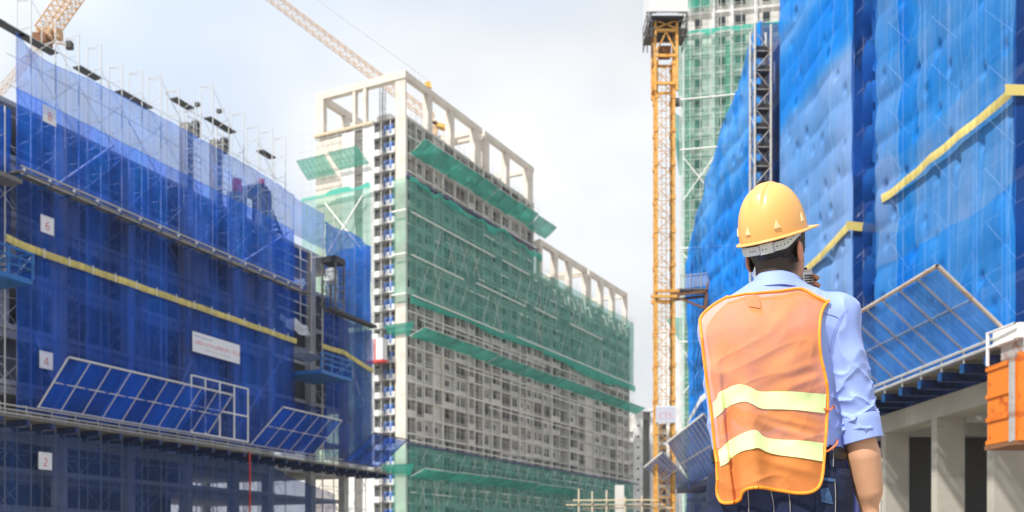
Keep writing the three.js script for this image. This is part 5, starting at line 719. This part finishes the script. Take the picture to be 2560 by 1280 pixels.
  // ---- trousers, belt
  const jeansF = (x, y, z) => { let d = torso(x, y, z) - 0.010; if (y < 0.92) { d = smin(Math.max(d, 0.73 - y), Math.min(Math.max(cap(x, y, z, [-0.082, 0.86, -0.005], [-0.11, 0.47, 0], 0.108, 0.082), Math.max(cap(x, y, z, [-0.11, 0.47, 0], [-0.13, 0.05, 0.02], 0.080, 0.066) * -9, -9)), Math.min(cap(x, y, z, [-0.11, 0.47, 0], [-0.13, 0.05, 0.02], 0.082, 0.068), Math.min(cap(x, y, z, [0.118, 0.86, -0.005], [0.14, 0.47, 0], 0.108, 0.082), cap(x, y, z, [0.14, 0.47, 0], [0.16, 0.05, 0.02], 0.082, 0.068)))), 0.04); } d -= 0.003 * ridge(vn(x * 14, y * 22 + x * 9, z * 8)); return Math.max(d, y - 0.985, 0.05 - y); };
  const denim = tex(256, 256, (u, v) => 0.62 + 0.25 * fbm(u * 40, v * 60, 2, 2, 40) + 0.35 * sst(0.0, 0.6, fbm(u * 3, v * 3, 7, 3, 3)), 0.25);
  const jm = S([0.009, 0.022, 0.08], { map: denim, roughness: 0.9 }), fade = S([0.07, 0.16, 0.36], { map: denim, roughness: 0.9 }), thread = S([0.32, 0.30, 0.30]);
  const jeans = piece(surfNet(jeansF, [-0.24, 0.03, -0.18], [0.28, 1.0, 0.19], 0.0075), 'trousers', jm, man);
  const ringPts = (f, y, n) => { const o = []; for (let i = 0; i < n; i++) { const a = i / n * 6.2832, c = [0.012, 0], d = [Math.cos(a), Math.sin(a)]; let r = 0.3; for (let k = 0; k < 60; k++) { const q = f(c[0] + d[0] * r, y, c[1] + d[1] * r); if (q < 0.0005) break; r -= Math.max(0.0006, q * 0.6); } o.push([c[0] + d[0] * r, y, c[1] + d[1] * r]); } return o; };
  { const lo = ringPts(jeansF, 0.945, 64), g = new GB(); g.sheet(64, 3, (u, v) => { const p = lo[Math.round(u * 64) % 64], c = [0.012, 0], k = 1 + (v === 0 || v === 1 ? 0.01 : 0.022); return [c[0] + (p[0] - c[0]) * k, 0.945 + 0.034 * v, c[1] + (p[2] - c[1]) * k]; }); g.build('belt', S([0.012, 0.012, 0.014], { roughness: 0.45 }), jeans); }
  const patch = (px, name, mat, off) => { const g = new GB(), n = px.length; const c = [0, 0, 0]; const v = px.map((p) => onS(jeansF, p[0], p[1], 0.12, off)); g.sheet(8, 8, (u, w) => { const a = v3.mix(v[0], v[1], u), b = v3.mix(v[3], v[2], u), q = v3.mix(a, b, w), z = zAt(jeansF, q[0], q[1]); return [q[0], q[1], (z ?? q[2]) + off]; }); g.build(name, mat, jeans); };
  patch([[2036, 1192], [2085, 1197], [2088, 1330], [2030, 1330]], 'back_pocket', jm, 0.004); patch([[2040, 1193], [2084, 1198], [2084, 1206], [2040, 1201]], 'pocket_hem', fade, 0.0065); patch([[2044, 1224], [2066, 1220], [2080, 1262], [2046, 1256]], 'faded_patch', fade, 0.0062);
  line3([[2084, 1198], [2086, 1230], [2086, 1280], [2086, 1320]].map((p) => onS(jeansF, ...p, 0.12, 0.0055)), 0.0012, 'stitching', thread, jeans); line3([[1868, 1225], [1870, 1260], [1870, 1300]].map((p) => onS(jeansF, ...p, 0.12, 0.003)), 0.0012, 'stitching', thread, jeans); line3([[1922, 1230], [1928, 1262], [1930, 1300]].map((p) => onS(jeansF, ...p, 0.12, 0.003)), 0.0012, 'stitching', thread, jeans); line3([[1965, 1230], [1968, 1262], [1970, 1300]].map((p) => onS(jeansF, ...p, 0.12, 0.003)), 0.0012, 'stitching', thread, jeans);
  patch([[2072, 1112], [2084, 1112], [2082, 1168], [2072, 1166]], 'belt_loop', jm, 0.012); line3([[2084, 1113], [2083, 1140], [2081, 1167]].map((p) => onS(jeansF, ...p, 0.12, 0.013)), 0.0011, 'stitching', thread, jeans);
  for (const s of [-1, 1]) { const x = s < 0 ? -0.132 : 0.165; piece(surfNet((a, b, c) => Math.max(smin(cap(a, b, c, [x, 0.035, 0.05], [x + s * 0.015, 0.03, -0.17], 0.038, 0.042), cap(a, b, c, [x, 0.1, 0.025], [x, 0.03, 0.0], 0.045, 0.05), 0.03), 0.004 - b), [x - 0.09, -0.01, -0.23], [x + 0.09, 0.16, 0.11], 0.01), 'shoe', S([0.05, 0.035, 0.025]), man); }

  // ---- vest: a thin mesh tabard draped over the back, shoulders and chest
  const vp = (p) => pl(p[0], p[1], Math.min(mix(0.035, 0.135, cl((p[0] - 1745) / 110)), mix(0.135, 0.10, cl((p[0] - 1990) / 70)), mix(0.13, 0.06, cl((800 - p[1]) / 70)))), vz = 0.135, out = [[1822, 739], [1850, 735], [1890, 734], [1945, 730], [1975, 725], [2000, 722], [2015, 726], [2035, 738], [2068, 754], [2056, 772], [2047, 800], [2042, 850], [2046, 900], [2056, 950], [2063, 1000], [2062, 1045], [2057, 1095], [2051, 1145], [2044, 1195], [2034, 1220], [2015, 1233], [1990, 1235], [1940, 1228], [1890, 1222], [1858, 1225], [1851, 1234], [1848, 1250], [1830, 1257], [1802, 1257], [1792, 1240], [1790, 1195], [1788, 1150], [1783, 1105], [1777, 1060], [1771, 1020], [1764, 980], [1756, 930], [1749, 880], [1744, 832], [1748, 800], [1765, 778], [1790, 757]].map((p) => vp(p));
  const inside = (x, y) => { let c = false; for (let i = 0, j = out.length - 1; i < out.length; j = i++) { const a = out[i], b = out[j]; if ((a[1] > y) !== (b[1] > y) && x < (b[0] - a[0]) * (y - a[1]) / (b[1] - a[1]) + a[0]) c = !c; } return c; };
  const vt = loft(smooth([[0.70, 0.004, 0.205, 0.160, 0], [0.85, 0.002, 0.205, 0.158, 0], [0.98, -0.002, 0.206, 0.150, 0], [1.10, -0.012, 0.210, 0.142, 0.002], [1.22, -0.024, 0.214, 0.140, 0.006], [1.32, -0.030, 0.216, 0.134, 0.006], [1.40, -0.018, 0.182, 0.108, 0.0], [1.46, 0.002, 0.115, 0.082, -0.01], [1.52, 0.012, 0.066, 0.066, -0.02]], 5));
  const L = (a, b) => { const p = pl(...a, vz), q = pl(...b, vz); return [p[0], p[1], q[0], q[1]]; };
  const creases = [[[2050, 905], [1880, 965], 0.006, 0.014], [[2050, 940], [1960, 975], 0.005, 0.012], [[2045, 860], [1900, 950], 0.005, 0.02], [[2052, 1110], [1870, 1050], 0.006, 0.012], [[2050, 1075], [1900, 1040], 0.005, 0.010], [[2040, 1190], [1900, 1150], 0.007, 0.014], [[2030, 790], [1880, 900], 0.003, 0.02], [[1990, 760], [1900, 850], 0.003, 0.016], [[1770, 900], [1900, 1000], 0.004, 0.016], [[1960, 1010], [2050, 1000], -0.004, 0.02], [[1850, 960], [2040, 930], -0.004, 0.018]].map((c) => [...L(c[0], c[1]), c[2], c[3]]);
  const segd = (x, y, s) => { const bx = s[2] - s[0], by = s[3] - s[1], h = cl(((x - s[0]) * bx + (y - s[1]) * by) / (bx * bx + by * by)); return [Math.hypot(x - s[0] - h * bx, y - s[1] - h * by), h]; };
  const fold = L([1806, 860], [1848, 1250]);
  const vestF = (x, y, z) => {
    let d = vt(x, y, z) - 0.006; d = smin(d, cap(x, y, z, nb, shL, 0.078, 0.074), 0.04); d = smin(d, cap(x, y, z, nb, shR, 0.078, 0.070), 0.045);
    let w = 0; for (const c of creases) { const [q, h] = segd(x, y, c); w += c[4] * Math.exp(-((q / c[5]) ** 2)) * Math.sin(0.2 + 2.7 * h); }
    const fx = fold[0] + (fold[2] - fold[0]) * cl((fold[1] - y) / (fold[1] - fold[3]), -0.1, 1.2), lowk = sst(1.30, 1.0, y);
    w += lowk * (0.022 * Math.exp(-(((x - fx - 0.045) / 0.035) ** 2)) - 0.018 * Math.exp(-(((x - fx + 0.004) / 0.008) ** 2)) + 0.006 * Math.exp(-(((x - fx + 0.03) / 0.02) ** 2)));
    w += 0.005 * fbm(x * 14, y * 9 + x * 5, 3, 3) + 0.0035 * (ridge(vn(x * 6 + y * 4, y * 17 - x * 8, 4.5)) - 0.25) * sst(1.36, 1.25, y) + 0.0014 * (ridge(vn(x * 19 - y * 12, y * 14 + x * 9, 9.5)) - 0.25) + lowk * 0.005 * Math.sin(x * 38 + y * 6);
    return d - w * (z > -0.02 ? 1 : 0.3);
  };
  const neck = pl(1946, 700, 0);
  const vest = piece(surfNet(vestF, [-0.27, 0.79, -0.24], [0.26, 1.53, 0.23], 0.0046, (c) => inside(c[0] - 0.045 * sst(0.02, -0.02, c[2]) * (c[0] < 0 ? 1 : 0), c[1]) && Math.hypot((c[0] - neck[0]) / 0.093, (c[2] + 0.018) / 0.078) > 1 - 3 * Math.max(0, 1.44 - c[1])), 'vest', M2.vest, man);
  const edge = []; const ring = (pts, closed, n) => new THREE.CatmullRomCurve3(pts.map((p) => new THREE.Vector3(...p)), closed, 'centripetal').getPoints(n).map((p) => [p.x, p.y]);
  { const path = ring(out.slice(8).concat([out[0]]), false, 240), back = path.map(([x, y]) => { let z = zAt(vestF, x, y), k = 0; while (z === null && k++ < 20) { x += (x > 0 ? -0.002 : 0.002); z = zAt(vestF, x, y); } return [x, y, (z ?? 0) + 0.001]; });
    const q = []; back.forEach((p, i) => { if (!i || v3.len(v3.sub(p, q[q.length - 1])) > 0.008) q.push(p); }); const g = new GB(); for (let i = 0; i < q.length - 1; i++) g.rod(q[i], q[i + 1], 0.0047, 8); g.build('orange_trim', M2.trim, vest); }
  { const pts = [[1822, 739], [1835, 737], [1850, 735], [1866, 733], [1890, 734], [1915, 732], [1945, 730], [1975, 725], [2000, 722], [2015, 728], [2035, 742], [2055, 753], [2068, 760]].map((p) => onS(vestF, p[0], p[1], 0.09, 0.002)); line3(pts, 0.0046, 'orange_trim', M2.trim, vest); }
  patch2([[1862, 738], [1896, 738], [1896, 776], [1868, 770]], 'care_label', P([0.72, 0.20, 0.09], { roughness: 0.7 }), 0.003);
  function patch2(px, name, mat, off) { const v = px.map((p) => pl(p[0], p[1], 0.1)); new GB().sheet(8, 8, (u, w) => { const q = v3.mix(v3.mix(v[0], v[1], u), v3.mix(v[3], v[2], u), w); return [q[0], q[1], (zAt(vestF, q[0], q[1]) ?? 0.1) + off]; }).build(name, mat, vest); }
  const band = (top, bot) => { const T = ring(top.map(vp), false, 60), Bq = ring(bot.map(vp), false, 60); new GB().sheet(60, 6, (u, v) => { const i = Math.round(u * 60), x = mix(T[i][0], Bq[i][0], v), y = mix(T[i][1], Bq[i][1], v); let z = zAt(vestF, x, y), k = 0, xx = x; while (z === null && k++ < 20) { xx += 0.002; z = zAt(vestF, xx, y); } return [xx, y, (z ?? 0.05) + 0.0028]; }).build('reflective_band', M2.band, vest); };
  band([[1776, 1012], [1784, 1001], [1790, 988], [1812, 976], [1835, 967], [1858, 968], [1876, 976], [1890, 981], [1930, 982], [1980, 983], [2020, 986], [2058, 989]], [[1780, 1050], [1788, 1044], [1797, 1036], [1812, 1022], [1835, 1012], [1858, 1008], [1875, 1015], [1895, 1024], [1935, 1026], [1980, 1028], [2020, 1032], [2057, 1036]]);
  band([[1792, 1128], [1800, 1122], [1812, 1110], [1830, 1097], [1852, 1086], [1874, 1080], [1886, 1082], [1902, 1094], [1930, 1100], [1970, 1103], [2015, 1107], [2050, 1111]], [[1796, 1168], [1806, 1164], [1820, 1154], [1836, 1138], [1852, 1130], [1870, 1127], [1886, 1124], [1908, 1132], [1935, 1139], [1970, 1144], [2012, 1151], [2046, 1157]]);
  // side tapes
  line3([pl(2052, 1136, 0.14), pl(2072, 1126, 0.135), pl(2090, 1112, 0.11), pl(2093, 1100, 0.08), pl(2086, 1072, 0.05), pl(2088, 1045, 0.03)], 0.0030, 'side_tape', M2.tape, vest); line3([pl(2060, 1022, 0.13), pl(2074, 1026, 0.125), pl(2084, 1014, 0.10), pl(2088, 1040, 0.04)], 0.0026, 'side_tape', M2.tape, vest); line3([pl(2088, 1125, 0.05), pl(2095, 1145, 0.04), pl(2092, 1172, 0.05)], 0.006, 'front_edge', M2.tape, vest);

  // ---- hard hat
  const TA = axes(0.70, 0.40); TA.U = v3.cross(TA.R, TA.F); const TO = [0.007, 1.634, -0.012], hat = new THREE.Group();
  const domeR = (h) => Math.max(0, 1 - Math.pow(h, 2.5)) ** (1 / 2.05);
  const domeP = (th, v, off = 0) => {                          // th: 0 front, clockwise from above; v 0 rim .. 1 top
    const a = v * Math.PI / 2, rr2 = Math.cos(a) ** 0.86, hh = Math.sin(a) ** 0.92, s = Math.sin(th), c = Math.cos(th), rx = 0.0985, rf = 0.113;
    let r = rx * rr2 * s, f = rf * rr2 * c, u = 0.150 * hh; const cen = Math.exp(-((r / 0.021) ** 6)), rdg = (Math.exp(-(((Math.abs(r) - 0.0235) / 0.0042) ** 2)) * -0.0022 + 0.0042 * cen) * sst(0.30, 0.62, v);
    const n = v3.norm([r / rx ** 2, u / 0.15 ** 2, f / rf ** 2]); const k = rdg + off; return [r + n[0] * k, u + n[1] * k, f + n[2] * k];
  };
  const HG = new GB(); HG.sheet(160, 56, (u, v) => fromH(TA, TO, domeP(u * 6.2832, v)));
  const hatM = HG.build('hard_hat', M2.hat, man);
  const rimPt = (th, w, dn) => { const s = Math.sin(th), c = Math.cos(th), fr2 = sst(0.15, 0.9, c), e = 0.012 + 0.040 * fr2; const p = domeP(th, 0), L2 = Math.hypot(p[0], p[2]); return fromH(TA, TO, [p[0] * (1 + e * w / L2), -0.004 * w - dn - 0.010 * fr2 * w * (1 - 0.9 * Math.abs(s)), p[2] * (1 + e * w / L2)]); };
  new GB().sheet(120, 8, (u, v) => { const k = [[-0.05, 0.004], [0.3, -0.001], [0.7, -0.0008], [0.93, 0.0002], [1.0, 0.0025], [0.95, 0.0050], [0.6, 0.0045], [0.1, 0.005], [-0.12, 0.006]][Math.round(v * 8)]; return rimPt(u * 6.2832, k[0], k[1]); }).build('brim', M2.hat, hatM);
  new GB().sheet(80, 20, (u, v) => fromH(TA, TO, domeP(u * 6.2832, v, -0.004))).build('shell_lining', M2.hatPale, hatM);
  for (const th of [3.14 + 0.30, 3.14 - 0.62, 3.14 + 1.0, 1.6]) { const A = (dt, v, o) => fromH(TA, TO, domeP(th + dt, v, o)), g = new GB(), a = A(-0.105, 0.075, 0.001), b = A(0.105, 0.075, 0.001), c = A(0, 0.185, 0.001), a2 = A(-0.085, 0.085, 0.004), b2 = A(0.085, 0.085, 0.004), c2 = A(0, 0.165, 0.003); g.tri(a2, b2, c2); g.quad(a, b, b2, a2); g.quad(b, c, c2, b2); g.quad(c, a, a2, c2); g.build('triangle_mark', M2.hatPale, hatM); }
  // suspension strap round the nape with buckle and holes
  { const sp = (al, v, off) => { const b = sst(0.75, 1.4, al) + 0.8 * sst(0.9, 1.5, -al), u0 = mix(-0.040, -0.016, b), u1 = mix(-0.014, 0.016, b), k = 1 + off / 0.09; return fromH(TA, TO, [0.092 * Math.sin(al) * k, mix(u0, u1, v), -0.1075 * Math.cos(al) * k - 0.002]); };
    const st = (a, b, v0, v1, off) => new GB().sheet(Math.max(6, Math.round(26 * (b - a))), 4, (u, v) => sp(mix(a, b, u), mix(v0, v1, v), off + 0.0015 * Math.sin(v * 3.14)));
    st(-1.7, 1.42, 0, 1, 0.001).build('strap', M2.strap, hatM); st(0.02, 0.44, -0.06, 1.08, 0.0042).build('buckle', S([0.62, 0.68, 0.68], { roughness: 0.45 }), hatM);
    for (const a of [0.03, 0.43]) st(a, a + 0.014, -0.02, 1.04, 0.0052).build('buckle_edge', M2.seam, hatM);
    for (const al of [-0.36, -0.26, -0.16, 0.12, 0.22, 0.55, 0.66, 0.77, 0.88, 0.99, 1.1]) piece(new THREE.SphereGeometry(0.0021, 8, 6), 'strap_hole', M2.hole, hatM, sp(al, 0.5, al > 0 && al < 0.44 ? 0.0052 : 0.0022)); }

  // ---- things he holds
  const radio = thing('walkie_talkie', 'small silver and black walkie-talkie held to the mouth of the man', 'radio', FW, v3.add(base, rc));
  { const q = new THREE.Group(); const ax = rax, g = new GB(), s = v3.norm(v3.cross(ax, [0.5, 0, 0.86])), w = v3.cross(s, ax), c = (i, j, k) => v3.add(v3.mul(s, i), v3.add(v3.mul(ax, j), v3.mul(w, k)));
    const bx = (i0, i1, j0, j1, k0, k1) => new GB().hexa([c(i0, j0, k0), c(i1, j0, k0), c(i1, j0, k1), c(i0, j0, k1), c(i0, j1, k0), c(i1, j1, k0), c(i1, j1, k1), c(i0, j1, k1)]);
    bx(-0.026, 0.026, -0.052, 0.05, -0.016, 0.014).build('body_shell', M.steel, radio); bx(-0.022, 0.022, -0.045, 0.042, 0.0141, 0.018).build('speaker_plate', M.panel, radio); for (let i = 0; i < 4; i++) bx(-0.016, 0.016, 0.004 + i * 0.008, 0.008 + i * 0.008, 0.0181, 0.0192).build('grille_slot', M.dark, radio); bx(-0.027, 0.027, -0.056, -0.028, -0.018, 0.016).build('battery_cap', M.dark, radio); new GB().rod(c(-0.016, 0.05, -0.004), c(-0.016, 0.085, -0.004), 0.006, 8, 0.005).build('antenna', M.dark, radio); new GB().rod(c(0.012, 0.05, 0), c(0.012, 0.058, 0), 0.006, 8).build('volume_knob', M.dark, radio); }
  const roll = thing('paper_roll', 'white paper roll in the lowered right hand of the man at the bottom edge', 'paper roll', FW, v3.add(base, [0.27, 0.6, 0.02]));
  { const g = new GB(); g.rod([0, -0.05, 0.0], [-0.004, 0.185, 0.012], 0.0165, 20); const e = new GB(); for (let i = 0; i < 20; i++) { const a = i / 20 * 6.2832, b = (i + 1) / 20 * 6.2832, P0 = (f, r) => [-0.004 + r * Math.cos(f), 0.185, 0.012 + r * Math.sin(f)]; e.quad(P0(a, 0.012), P0(b, 0.012), P0(b, 0.0165), P0(a, 0.0165)); } g.build('rolled_sheet', M.panel, roll); e.build('sheet_edge', M.panel, roll); }
}
scene.traverse((o) => { if (o.isMesh) { o.castShadow = true; o.receiveShadow = true; } });
renderer.render(scene, camera);
